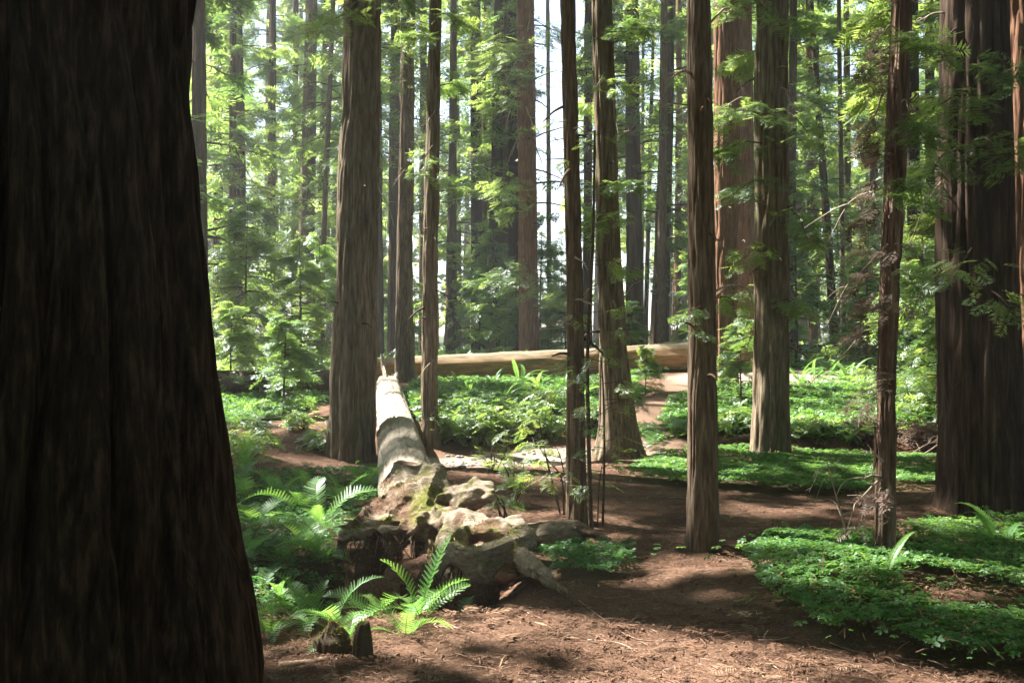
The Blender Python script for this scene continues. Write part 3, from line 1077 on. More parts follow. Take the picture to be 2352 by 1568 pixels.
# --- middle distance trunks, each where it stands in the picture
T0 = dict(near=1, zcrown=12.0, tm=SPRAY_COARSE)
BG = [
    # key, label, ub, vb, wb, ut, wt, d, bark, visible-foliage(z0,z1,R,nb,spb)
    ('m1', 'big reddish trunk with a dead branch tangle left of the bright sky gap', 1217, 828, 46, 1206, 40, 30, 'bark_red', (5, 13, 2.6, 34, 22)),
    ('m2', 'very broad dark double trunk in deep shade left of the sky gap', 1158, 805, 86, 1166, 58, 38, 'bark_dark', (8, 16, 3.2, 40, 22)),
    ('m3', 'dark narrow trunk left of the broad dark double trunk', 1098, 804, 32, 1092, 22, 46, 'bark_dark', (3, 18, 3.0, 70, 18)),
    ('m4', 'pale hazy trunk behind the flared grey trunk, right side', 1458, 800, 40, 1452, 30, 34, 'bark_far', (6, 14, 2.8, 40, 20)),
    ('m5', 'dark leaning trunk right of the mossy log end', 1512, 800, 44, 1540, 22, 36, 'bark_far', (4, 15, 3.0, 52, 20)),
    ('m6', 'slim dark straight trunk alone in bright foliage on the left', 620, 832, 24, 627, 15, 42, 'bark_far', (9, 18, 2.6, 40, 20)),
    ('m7', 'tall dark trunk just left of the thick furrowed trunk', 698, 820, 44, 716, 24, 40, 'bark_brown', (3, 16, 3.4, 64, 20)),
    ('m8', 'dark trunk close beside the thick furrowed trunk, left of it', 732, 812, 26, 752, 16, 45, 'bark_far', (3, 18, 2.8, 64, 18)),
    ('m9', 'broad shaded trunk in the dark grove at far left', 552, 822, 40, 545, 22, 36, 'bark_far', (1.5, 14, 3.2, 90, 20)),
    ('m10', 'thin dark trunk in front of the dark grove at far left', 532, 834, 18, 536, 14, 34, 'bark_far', (2, 13, 2.4, 60, 18)),
    ('m11', 'dark trunk peeping past the left edge giant', 462, 860, 36, 456, 28, 24, 'bark_far', (3, 11, 2.4, 60, 20)),
    ('m12', 'shadowed trunk just visible along the right of the furrowed trunk', 872, 815, 20, 868, 14, 33, 'bark_far', (8, 15, 2.4, 30, 18)),
    ('m13', 'bluish hazy trunk behind the log end trunk', 905, 812, 30, 908, 22, 36, 'bark_far', (8, 15, 2.6, 34, 18)),
    ('m14', 'dim trunk right of the slim furrowed trunk', 1036, 806, 26, 1042, 14, 44, 'bark_far', (2, 17, 2.8, 70, 18)),
    ('m15', 'dark trunk behind the slender sapling trunk', 1348, 812, 22, 1352, 18, 35, 'bark_far', (5, 14, 2.4, 44, 18)),
    ('m16', 'half sunlit thin trunk right of the stout furrowed trunk', 1868, 796, 22, 1858, 14, 44, 'bark_red', (3, 18, 2.6, 60, 18)),
    ('m17', 'thin dark trunk leaning left above the right clearing', 1922, 800, 22, 1862, 10, 36, 'bark_far', (4, 15, 2.8, 60, 20)),
    ('m18', 'dim slender trunk between leaning trunk and shaggy trunk', 1950, 805, 16, 1944, 12, 42, 'bark_far', (3, 17, 2.8, 66, 18)),
    ('m19', 'dark trunk behind the shaggy trunk, right of it', 2102, 850, 32, 2096, 24, 26, 'bark_dark', (1.5, 11, 2.6, 76, 20)),
    ('m20', 'pale thin trunk inside the bright sky gap', 1262, 806, 12, 1258, 8, 58, 'bark_far', (12, 20, 1.6, 14, 12)),
    ('m21', 'thin dark trunk left of the tall dark trunk pair', 676, 826, 16, 680, 12, 50, 'bark_far', (4, 18, 2.8, 60, 18)),
    ('m22', 'dim trunk far left in the grove beside the giant', 508, 836, 18, 500, 14, 44, 'bark_far', (2, 17, 3.0, 80, 18)),
    ('m23', 'shadowed trunk above the dark log at far right', 1816, 812, 20, 1822, 16, 34, 'bark_far', (3, 14, 2.8, 60, 20)),
    ('m24', 'dark trunk between shaggy trunk and massive right trunk', 2140, 830, 22, 2134, 18, 33, 'bark_far', (1.5, 13, 3.0, 90, 20)),
    ('m25', 'slim red trunk just left of the broad orange brown trunk', 1556, 800, 16, 1560, 12, 48, 'bark_red', (5, 18, 2.8, 56, 18)),
]
for key, lab, ub, vb, wb, ut, wt_, d, bk, vis in BG:
    tall_ = d < 31
    redwood(key, lab, ub, vb, wb, ut, wt_, bk, 34 if tall_ else 27, 1, vis[1] + 1, 3.4 if tall_ else 2.6, 34 if tall_ else 14, 8, 1.1, d=d, spacing=0.10, depth=0.03, flare=0.2, vis=(vis[0], vis[1], vis[2], int(vis[3] * 0.66), vis[4] + 7, 0.46), seed=int(ub * 5 + d))

# ------------------------------------------------------------------ crowd of further trees (shared meshes)
FILL = []
for k in range(6):
    rg = np.random.default_rng(900 + k)
    Ht = 30.0
    rows = [(-0.4, 0, 0, 0.34 + 0.06 * k), (10, 0.1, 0, 0.26 + 0.04 * k), (Ht, 0.3, 0.2, 0.06)]
    tm_ = trunk_mesh(rows, 14, np.linspace(-0.4, Ht, 16), 0.12, 0.03, k, M['bark_far'], (0, 0, 0), 0.06, 0.2, 0.7)
    mb = MB()
    crown_fill(mb, axis_of(rows), 5.0 + k, 26, 2.9, 42, 13, 0.72, rg, SPRAY, cull=False)
    crown_fill(mb, axis_of(rows), 24, 30, 2.6, 12, 9, 1.0, rg, SPRAY_COARSE, cull=False)
    FILL.append((tm_, mb.mesh('crown', [M['leaf'], M['twig']])))
rg = np.random.default_rng(77)
placed = []
for n in range(900):
    if len(placed) >= 36:
        break
    d = rg.uniform(46, 82)
    u = rg.uniform(380, 2480)
    if abs(u - 1262) < 125 or abs(u - 885) < 40:
        continue
    x = (u - 1176) / FD * d
    if any((x - a) ** 2 + (d - b) ** 2 < 9 for a, b in placed):
        continue
    placed.append((x, d))
    side = 'left of the thick furrowed trunk' if u < 760 else ('between furrowed trunk and sky gap' if u < 1230 else ('between sky gap and stout trunk' if u < 1770 else 'beyond the right clearing'))
    r = thing('redwood_tree', f'one of the hazy distant redwoods crowding together {side}', 'tree', (x, d, h1(x, d)), f'distant redwoods {side}')
    r.rotation_euler = (0, 0, rg.uniform(0, 6.28))
    s = rg.uniform(0.75, 1.25)
    r.scale = (s, s, rg.uniform(0.9, 1.2))
    a, b = FILL[len(placed) % 6]
    part('trunk', a, r)
    part('crown', b, r)

# slim pole trunks between the big ones
POLE = []
for k in range(4):
    rg = np.random.default_rng(970 + k)
    rows = [(-0.3, 0, 0, 0.10 + 0.03 * k), (12, 0.15 * (k - 1.5), 0, 0.075 + 0.022 * k), (24, 0.3 * (k - 1.5), 0.1, 0.02)]
    tm_ = trunk_mesh(rows, 10, np.linspace(-0.3, 24, 16), 0.12, 0.008, k, M['bark_far' if k % 2 else 'bark_brown'], (0, 0, 0), 0.04, 0.2, 0.5)
    mb = MB()
    crown_fill(mb, axis_of(rows), 3.5 + 2 * k, 24, 1.7, 40, 9, 0.55, rg, SPRAY, cull=False)
    POLE.append((tm_, mb.mesh('crown', [M['leaf'], M['twig']])))
rg = np.random.default_rng(171)
for n in range(46):
    d = rg.uniform(31, 72)
    u = rg.uniform(420, 2420)
    if abs(u - 1262) < 60:
        u += 140
    x = (u - 1176) / FD * d
    side = 'left of the thick furrowed trunk' if u < 760 else ('between furrowed trunk and sky gap' if u < 1230 else ('between sky gap and stout trunk' if u < 1770 else 'beyond the right clearing'))
    r = thing('slim_redwood', f'one of the slim pole-like trunks in the background {side}', 'tree', (x, d, h1(x, d)), f'slim trunks {side}')
    r.rotation_euler = (rg.normal(0, 0.012), rg.normal(0, 0.02), rg.uniform(0, 6.28))
    a, b = POLE[n % 4]
    part('trunk', a, r)
    part('crown', b, r)

# understorey saplings in the bright middle distance
UND = []
for k in range(4):
    rg = np.random.default_rng(950 + k)
    Ht = 3.2 + 1.0 * k
    rows = [(-0.2, 0, 0, 0.035 + 0.01 * k), (Ht, 0.1, 0.05, 0.008)]
    V, Q, T = tube([(0, 0, -0.2), (0.05, 0, Ht * 0.5), (0.1, 0.05, Ht)], [0.035 + 0.01 * k, 0.03, 0.008], 6)
    sm = MB()
    sm.add(V, quads=Q, tris=T)
    mb = MB()
    crown_fill(mb, axis_of(rows), 0.35, Ht, 1.15 + 0.2 * k, 44 + 10 * k, 15, 0.36, rg, SPRAY, cull=False, droop=0.25, top=0.85)
    UND.append((sm.mesh('stem', [M['twig']]), mb.mesh('foliage', [M['leaf_bush'], M['twig']])))
rg = np.random.default_rng(31)
und_spots = []
for (u, v, d, s, k) in [(650, 870, 16.5, 0.55, 0), (1140, 800, 33, 1.1, 1), (1190, 800, 31, 0.9, 0), (1240, 790, 34, 1.0, 2), (1100, 800, 36, 0.9, 1), (1300, 800, 33, 0.9, 0), (1702, 880, 18.0, 0.42, 1), (1482, 870, 19.5, 0.32, 0),
                        (2120, 860, 18, 0.75, 2), (2085, 880, 20, 0.7, 1), (1990, 850, 25, 0.8, 1), (560, 860, 22, 0.8, 2), (690, 850, 23, 0.8, 1), (740, 850, 25, 0.7, 2), (530, 880, 19, 0.6, 0),
                        (2150, 900, 15.5, 0.5, 1), (2330, 950, 15.0, 0.6, 0), (1830, 840, 28, 0.8, 3), (1590, 820, 30, 0.8, 1), (1450, 815, 30, 0.6, 0)]:
    und_spots.append(((u - 1176) / FD * d, d, s, k))
for n in range(34):
    d = rg.uniform(30, 62)
    u = rg.uniform(420, 2450)
    und_spots.append(((u - 1176) / FD * d, d, rg.uniform(0.5, 1.05), int(rg.integers(0, 4))))
NAMED = {0: 'pale leafy young conifer leaning over the dark mossy log at left', 6: 'brilliant white lit sapling between sunlit trunk and stout trunk', 7: 'small glowing sapling in front of the mossy log end',
         8: 'bushy sapling between shaggy trunk and massive right trunk', 15: 'low sapling above the debris heap at right'}
for i, (x, d, s, k) in enumerate(und_spots):
    side = 'left' if x / d < -0.13 else ('centre' if x / d < 0.18 else 'right')
    lab = NAMED.get(i, {'left': 'one of the feathery young conifers under the left hand grove', 'centre': 'one of the feathery young conifers behind the long mossy log', 'right': 'one of the feathery young conifers beyond the right clearing'}[side])
    r = thing('young_conifer', lab, 'sapling', (x, d, h1(x, d) - 0.03), None if i in NAMED else f'young conifers {side}')
    r.rotation_euler = (0, 0, i * 1.7)
    r.scale = (s, s, s)
    part('stem', UND[k][0], r)
    part('foliage', UND[k][1], r)

# far-off wood that reads as one mass
rg = np.random.default_rng(8)
mb = MB()
for n in range(42):
    d = rg.uniform(84, 165)
    u = rg.uniform(250, 2620)
    x = (u - 1176) / FD * d
    z = h1(x, d)
    if abs(u - 1262) < 110:
        continue
    Ht = rg.uniform(18, 34)
    V, Q, _ = tube([(x, d, z - 1), (x + 0.2, d, z + Ht)], [rg.uniform(0.3, 0.8), 0.08], 6, False)
    mb.add(V, quads=Q, m=1)
    crown_fill(mb, lambda q, x=x, d=d: (np.full_like(q, x), np.full_like(q, d)), z + rg.uniform(0, 6), z + Ht, 4.2, 48, 4, 2.2, rg, SPRAY_COARSE, cull=False, limb=False)
solo('distant_forest', mb.mesh('distant_forest', [M['leaf'], M['bark_far']]), 'hazy wood of distant redwoods closing off the view', 'forest', kind='stuff')

# trees added round the viewpoint, outside the view, to shade the scene
rg = np.random.default_rng(19)
mb = MB()
spots = []
for n in range(4000):
    if len(spots) >= 76:
        break
    x, y = rg.uniform(-34, 30), rg.uniform(-26, 34)
    lim = 0.53 * max(y, 0) + 3.4
    liml = lim if y < 5 else 0.31 * y + 3.4
    if -liml < x < lim and y > -3.5:
        continue
    if y <= -3.5 and abs(x) < 1.5:
        continue
    if (x + 14.3) ** 2 + (y - 24.6) ** 2 < 4 or (x + 14) ** 2 + (y - 17) ** 2 < 5:
        continue
    if any((x - a) ** 2 + (y - b) ** 2 < 16 for a, b in spots):
        continue
    if is_lit(np.array([[x + 0.25 * q, y, z_] for z_ in np.arange(4, 30, 0.5) for q in (-1, 0, 1)])).mean() > 0.10:
        continue
    spots.append((x, y))
for x, y in spots:
    z = h1(x, y)
    Ht = rg.uniform(28, 38)
    r0 = rg.uniform(0.22, 0.55)
    V, Q, _ = tube([(x, y, z - 0.3), (x, y, z + 2), (x + rg.uniform(-.4, .4), y, z + Ht)], [r0 * 1.2, r0, 0.05], 12, False)
    mb.add(V, quads=Q, m=1)
    lim = 0.53 * max(y, 0)
    zl = rg.uniform(3.0, 7.0)
    crown_fill(mb, lambda q, x=x, y=y: (np.full_like(q, x), np.full_like(q, y)), z + zl, z + Ht, 3.3, 54, 9, 1.0, rg, SPRAY_COARSE, cull=True, limb=(y > 0))
solo('unseen_shade_trees', mb.mesh('unseen_shade_trees', [M['leaf'], M['bark_far']]), 'unseen redwoods added round the viewpoint to shade the scene', 'forest', kind='stuff')

# ------------------------------------------------------------------ fallen log with its upturned roots
LOGA, LOGB = np.array([-0.93, 9.25, 0.10]), np.array([-2.50, 20.0, 0.74])
log = thing('fallen_log', 'bleached fallen redwood log with mossy upturned roots, pointing away', 'log', (LOGA[0], LOGA[1], h1(LOGA[0], LOGA[1])))
loff = np.array(log.location)


def log_mesh(A, B, ra, rb, n, segs, seed, mat, off, bow=0.0, rough=0.05):
    t = np.linspace(0, 1, n)
    pts = A[None] * (1 - t[:, None]) + B[None] * t[:, None]
    pts[:, 2] += bow * np.sin(t * math.pi)
    V, Q, T = tube(pts, ra + (rb - ra) * t, segs)
    c = np.repeat(pts, segs, axis=0)
    dv = V[:n * segs] - c
    ta = np.repeat(t, segs) * np.linalg.norm(B - A)
    th = np.tile(np.arange(segs) / segs * 2 * math.pi, n)
    k = vnoise(np.stack([np.cos(th) * 1.3 + seed, np.sin(th) * 1.3, ta * 0.5], -1)) - 0.5
    k2 = vnoise(np.stack([np.cos(th) * 5 + seed, np.sin(th) * 5, ta * 0.35], -1)) - 0.5
    k3 = vnoise(np.stack([np.cos(th) * 3 + seed, np.sin(th) * 3, ta * 3.0], -1)) - 0.5
    k4 = vnoise(np.stack([np.cos(th) * 6 + seed * 2, np.sin(th) * 6, ta * 0.3 + 4], -1))
    k5 = np.exp(-((2 * k4 - 1) / 0.10) ** 2) * (vnoise(np.stack([np.cos(th) * 2, np.sin(th) * 2, ta * 0.8 + 9], -1)) > 0.45)
    k6 = sstep(0.52, 0.56, vnoise(np.stack([np.cos(th) * 2.2 + 5, np.sin(th) * 2.2 + seed, ta * 0.9], -1)))
    V[:n * segs] = c + dv * (1 - 0.10 * k5 + 2 * rough * k + 1.0 * rough * k2 + 0.7 * rough * k3)[:, None]
    return mesh_np('log', V - off, T, Q, True, {'tint': np.full(len(V), 0.5)}, [mat])


part('log_trunk', log_mesh(LOGA, LOGA + (LOGB - LOGA) * 0.965, 0.29, 0.23, 220, 84, 3.0, M['bleached'], loff, -0.02, 0.09), log)
rg = np.random.default_rng(4)
dirv = (LOGB - LOGA) / np.linalg.norm(LOGB - LOGA)
for k in range(11):
    a = k / 11 * 6.28 + rg.uniform(-0.3, 0.3)
    b = LOGB + np.array([math.cos(a) * 0.145, 0, math.sin(a) * 0.145]) - dirv * 0.75
    l = rg.uniform(0.3, 1.3)
    e = b + dirv * l + np.array([math.cos(a) * 0.06, 0, 0.25 * rg.random() + 0.12 * math.sin(a)])
    V, Q, T = tube(curve([b, (b + e) / 2 + rg.normal(0, 0.02, 3), e], 6), [0.075, 0.07, 0.06, 0.045, 0.03, 0.008], 5)
    V = V + rg.normal(0, 0.006, V.shape)
    part('splinter', mesh_np('splinter', V - loff, T, Q, False, {'tint': np.full(len(V), .5)}, [M['bleached'] if k % 2 else M['stump']]), log)
b = P(882, 850, 19.8)
V, Q, T = tube(curve([b, P(880, 830, 19.8), P(876, 812, 19.8)], 5), [0.06, 0.055, 0.05, 0.04, 0.02], 5)
part('splinter', mesh_np('splinter', V - loff, T, Q, False, {'tint': np.full(len(V), .5)}, [M['bleached']]), log)

def nearer(v, d):
    return d - 0.62 * float(sstep(1110, 1290, v))


ROOTS = [
    [(948, 1122, 9.7, .25), (957, 1150, 9.1, .27), (962, 1182, 8.75, .26)],
    [(994, 1096, 9.15, .10), (992, 1110, 8.8, .135), (978, 1146, 8.45, .115), (966, 1190, 8.25, .07)],
    [(990, 1108, 8.9, .11), (1014, 1128, 8.8, .13), (1014, 1158, 8.65, .12)],
    [(1005, 1145, 8.8, .13), (1040, 1142, 8.6, .115), (1080, 1132, 8.45, .105), (1112, 1130, 8.35, .09), (1126, 1138, 8.3, .07)],
    [(1062, 1132, 8.5, .075), (1078, 1114, 8.42, .06), (1092, 1102, 8.4, .045)],
    [(1030, 1165, 8.75, .12), (1070, 1158, 8.6, .10), (1118, 1146, 8.45, .06)],
    [(930, 1146, 8.95, .14), (880, 1166, 8.6, .12), (832, 1200, 8.3, .09), (790, 1232, 8.1, .065)],
    [(935, 1174, 8.75, .12), (895, 1192, 8.4, .085), (858, 1210, 8.15, .065), (818, 1224, 8.05, .055)],
    [(948, 1180, 8.65, .09), (935, 1202, 8.25, .065), (915, 1216, 8.0, .05), (880, 1216, 8.05, .05)],
    [(958, 1170, 8.5, .05), (952, 1195, 8.2, .045), (948, 1222, 8.0, .035)],
    [(862, 1165, 8.55, .07), (868, 1155, 8.5, .06)],
    [(905, 1120, 9.0, .09), (890, 1145, 8.8, .08)],
    [(800, 1228, 8.2, .05), (784, 1255, 8.2, .045), (780, 1285, 8.2, .04)],
    [(1010, 1204, 8.5, .16), (1060, 1216, 8.2, .145), (1110, 1226, 8.0, .15), (1160, 1230, 7.9, .15), (1196, 1242, 7.8, .11)],
    [(1036, 1240, 7.75, .11), (1018, 1275, 7.6, .095), (1002, 1312, 7.5, .055)],
    [(1085, 1208, 8.0, .07), (1055, 1226, 7.8, .065), (1034, 1243, 7.72, .06)],
    [(1196, 1243, 7.65, .12), (1158, 1260, 7.5, .12), (1112, 1284, 7.45, .11), (1072, 1284, 7.45, .105), (1040, 1268, 7.55, .09)],
    [(1112, 1288, 7.45, .06), (1106, 1318, 7.32, .04)],
    [(1160, 1230, 8.2, .12), (1225, 1224, 8.2, .105), (1285, 1214, 8.1, .095), (1330, 1218, 8.05, .07), (1375, 1231, 8.0, .036), (1425, 1262, 8.05, .025)],
    [(1195, 1246, 8.25, .075), (1285, 1232, 8.15, .06), (1340, 1236, 8.1, .04)],
    [(1180, 1272, 7.55, .10), (1212, 1292, 7.3, .092), (1248, 1320, 7.0, .078), (1285, 1350, 6.75, .05), (1325, 1392, 6.6, .035)],
    [(806, 1338, 7.5, .055), (811, 1372, 7.35, .07), (816, 1415, 7.25, .08)],
    [(850, 1400, 7.2, .05), (905, 1425, 6.95, .05), (960, 1440, 6.8, .04)],
    [(900, 1260, 8.5, .06), (905, 1320, 8.0, .05), (915, 1390, 7.4, .05)],
    [(985, 1250, 8.3, .05), (975, 1320, 7.7, .05), (962, 1390, 7.2, .045)],
]
BALLS = [(930, 1262, 8.95, .40), (1030, 1262, 8.75, .36), (860, 1290, 8.75, .30), (950, 1375, 8.05, .33), (1062, 1345, 7.95, .28), (868, 1400, 7.8, .26), (1110, 1305, 7.95, .20), (1160, 1300, 7.85, .17),
         (1010, 1420, 7.4, .20), (905, 1440, 7.2, .16), (1100, 1360, 7.5, .17), (975, 1180, 8.9, .25)]


def build_roots():
    mb = MB()
    rg = np.random.default_rng(12)
    for ch in ROOTS:
        pts = np.array([P(u, v, nearer(v, d)) for u, v, d, r in ch])
        rr = np.array([c[3] for c in ch]) * 1.14
        n = 6 * len(ch)
        pc = curve(pts, n)
        rc = np.interp(np.linspace(0, 1, n), np.linspace(0, 1, len(rr)), rr)
        sg = 26
        V, Q, T = tube(pc, rc, sg)
        th = np.tile(np.arange(sg) / sg * 2 * math.pi, n)
        cen = np.repeat(pc, sg, axis=0)
        dv = V[:n * sg] - cen
        sd = rg.uniform(0, 50)
        al = np.repeat(np.concatenate([[0], np.cumsum(np.linalg.norm(np.diff(pc, axis=0), axis=1))]), sg)
        g1 = vnoise(np.stack([np.cos(th) * 1.4 + sd, np.sin(th) * 1.4, al * 5], -1)) - 0.5
        g2 = np.abs(2 * vnoise(np.stack([np.cos(th) * 3.4 + sd, np.sin(th) * 3.4, al * 2.2 + sd], -1)) - 1)
        g3 = vnoise(np.stack([al * 7 + sd, al * 0, al * 0], -1)) - 0.5
        V[:n * sg] = cen + dv * (0.95 + 0.50 * g1 + 0.50 * (g2 - 0.4) + 0.22 * g3)[:, None]
        mb.add(V, quads=Q, tris=T)
        e0, e1 = pc[0], pc[-1]
        for e_, r_ in ((e0, rc[0]), (e1, rc[-1])):
            ball(mb, e_, r_ * 0.98)
    for k in range(18):          # broken stubs
        ch = ROOTS[int(rg.integers(0, len(ROOTS)))]
        c = ch[int(rg.integers(0, len(ch)))]
        b = P(c[0], c[1], nearer(c[1], c[2]))
        dr = rg.normal(0, 1, 3)
        dr[1] = -abs(dr[1])
        dr /= np.linalg.norm(dr)
        l = c[3] * rg.uniform(1.2, 1.9) + 0.02
        V, Q, T = tube(curve([b, b + dr * l * 0.6 + rg.normal(0, 0.015, 3), b + dr * l], 5), np.linspace(0.05, 0.022, 5) * rg.uniform(0.6, 1.3), 8)
        mb.add(V, quads=Q, tris=T)
    for u, v, d, r in BALLS:
        ball(mb, P(u, v, nearer(v, d)), r)
    me = mb.mesh('tmp_root', [])
    o = bpy.data.objects.new('tmp_root', me)
    COL.objects.link(o)
    rm = o.modifiers.new('r', 'REMESH')
    rm.mode = 'VOXEL'
    rm.voxel_size = 0.016
    s = o.modifiers.new('s', 'SMOOTH')
    s.factor = 0.6
    s.iterations = 2
    dg = bpy.context.evaluated_depsgraph_get()
    ev = o.evaluated_get(dg)
    em = ev.to_mesh()
    nv = len(em.vertices)
    V = np.empty(nv * 3, np.float32)
    em.vertices.foreach_get('co', V)
    N = np.empty(nv * 3, np.float32)
    em.vertices.foreach_get('normal', N)
    V, N = V.reshape(-1, 3).astype(float), N.reshape(-1, 3).astype(float)
    li = np.empty(len(em.loops), np.int32)
    em.loops.foreach_get('vertex_index', li)
    quads = li.reshape(-1, 4)
    ev.to_mesh_clear()
    bpy.data.objects.remove(o)
    f1 = vnoise(V * 3.2 + 3) - 0.5
    f2 = vnoise(V * 9 + 7) - 0.5
    f3 = vnoise(V * np.array([10, 26, 26]) + 17) - 0.5
    f4 = 1 - np.abs(2 * vnoise(V * np.array([6, 13, 13]) + 27) - 1)
    V = V + N * (0.035 * f1 + 0.020 * f2 + 0.018 * f3 - 0.026 * f4)[:, None]
    u = 1176 + V[:, 0] / V[:, 1] * FD
    v = 784 + (CAM_Z - V[:, 2]) / V[:, 1] * FD
    core = sstep(1225, 1250, v) * sstep(1010, 970, u)
    core = np.maximum(core, sstep(1318, 1345, v) * sstep(1190, 1140, u))
    topl = sstep(0.3, 0.7, N[:, 2]) * sstep(0.45, 0.55, vnoise(V * 5 + 2)) * sstep(970, 920, u)
    mid = sstep(0.60, 0.68, vnoise(V * 5 + 31)) * 0.8
    soil = np.clip(np.maximum(np.maximum(core, topl), mid), 0, 1)
    part('root_mass', mesh_np('root_mass', V - loff, None, quads, True, {'soil': soil}, [M['root']]), log)
    return V, N, u, v


def ball(mb, c, r, nu=12, nv=8):
    V = [np.array([0, 0, 1.0])]
    for i in range(1, nv):
        for j in range(nu):
            a, b = math.pi * i / nv, 2 * math.pi * j / nu
            V.append(np.array([math.sin(a) * math.cos(b), math.sin(a) * math.sin(b), math.cos(a)]))
    V.append(np.array([0, 0, -1.0]))
    T, Q = [], []
    for j in range(nu):
        T.append([0, 1 + j, 1 + (j + 1) % nu])
        T.append([len(V) - 1, 1 + (nv - 2) * nu + (j + 1) % nu, 1 + (nv - 2) * nu + j])
        for i in range(nv - 2):
            q = 1 + i * nu
            Q.append([q + j, q + nu + j, q + nu + (j + 1) % nu, q + (j + 1) % nu])
    mb.add(np.array(V) * r + c, tris=T, quads=Q)


RV, RN, RU, RVV = build_roots()

# litter and moss tufts lying on the roots
rg = np.random.default_rng(66)
up = np.where((RN[:, 2] > 0.35))[0]
mb = MB()
NEEDLE = (np.array([[0, 0, 0], [0.5, -0.04, 0.02], [1, 0, 0], [0.5, 0.04, 0.02]]), np.array([[0, 1, 3], [1, 2, 3]]))
sel = rg.choice(up, 1800)
sel = sel[vnoise(RV[sel] * 4 + 50) > 0.42]
n = len(sel)
scatter(mb, NEEDLE, RV[sel] + RN[sel] * 0.004, rg.uniform(0, 6.28, n), rg.normal(0, 0.25, n), rg.normal(0, 0.3, n), rg.uniform(0.03, 0.08, n), rg.uniform(0.1, 0.9, n) ** 1.3)
o = part('needle_litter', mb.mesh('root_litter', [M['litter']], off=loff), log)
o['kind'] = 'stuff'
mb = MB()
sel = rg.choice(up, 9000)
sel = sel[(vnoise(RV[sel] * 3.1 + 80) > 0.60) & (RVV[sel] < 1300)]
n = len(sel)
TUFT = (np.array([[0, -0.14, 0], [0, 0.14, 0], [1, 0, 0]]), np.array([[0, 1, 2]]))
scatter(mb, TUFT, RV[sel] - RN[sel] * 0.002, rg.uniform(0, 6.28, n), rg.normal(0.7, 0.5, n), rg.normal(0, 0.5, n), rg.uniform(0.012, 0.03, n), rg.uniform(0, 1, n))
M['moss_tuft'] = leaf_mat('moss_tuft', (0.06, 0.07, 0.015), (0.17, 0.17, 0.04), (0.07, 0.08, 0.015), (0.2, 0.2, 0.04), 0.0, 0.3)
o = part('moss', mb.mesh('root_moss', [M['moss_tuft']], off=loff), log)
o['kind'] = 'stuff'
# hanging rootlets under the left shelf
for k in range(46):
    u = rg.uniform(790, 1150)
    v = rg.uniform(1228, 1262) if u < 960 else rg.uniform(1300, 1330)
    p = P(u, v, nearer(v, 8.05 if u < 960 else 7.5))
    e = p + np.array([rg.normal(0, 0.07), rg.normal(-0.03, 0.05), -rg.uniform(0.06, 0.28)])
    V, Q, T = tube(curve([p + np.array([0, 0.05, 0.03]), (p + e) / 2 + rg.normal(0, 0.015, 3), e], 6), np.linspace(0.006, 0.0015, 6), 4)
    part('rootlet', mesh_np('rootlet', V - loff, T, Q, True, None, [M['twig']]), log)

# ------------------------------------------------------------------ other logs, stumps, bank roots
A_ = P(840, 905, 24.0)
B_ = P(1590, 818, 24.5)
A_[2] = h1(A_[0], A_[1]) + 0.20
B_[2] = CAM_Z - (818 - 784) / FD * 24.5
lg = log_mesh(A_, B_, 0.31, 0.33, 140, 36, 9.0, M['mosslog'], A_, 0.0, 0.13)
solo('fallen_log', lg, 'long mossy orange log lying across the scene behind the green bank', 'log', loc=A_)
A_ = P(1520, 800, 26.5)
B_ = P(1640, 792, 27.0)
solo('fallen_log', log_mesh(A_, B_, 0.16, 0.2, 30, 20, 2.0, M['mosslog'], A_), 'short log end resting behind the raised tip of the mossy log', 'log', loc=A_)
A_ = P(470, 878, 19.0)
B_ = P(800, 872, 19.5)
for q in (A_, B_):
    q[2] = h1(q[0], q[1]) + 0.24
solo('fallen_log', log_mesh(A_, B_, 0.30, 0.26, 60, 24, 5.0, M['stump'], A_, 0, 0.10), 'dark rotting log lying in shade behind the left grass patch', 'log', loc=A_)
A_ = P(1790, 806, 32.0)
B_ = P(2060, 808, 31.0)
solo('fallen_log', log_mesh(A_, B_, 0.22, 0.2, 40, 18, 6.0, M['stump'], A_, 0, 0.08), 'dim grey log lying beyond the sunlit fern clearing at right', 'log', loc=A_)
A_, B_ = P(1655, 1022, 14.6), P(1745, 1008, 14.9)
solo('fallen_log', log_mesh(A_, B_, 0.07, 0.10, 24, 16, 7.0, M['stump'], A_, 0.03, 0.12), 'short brown log at the foot of the undercut bank', 'log', loc=A_)


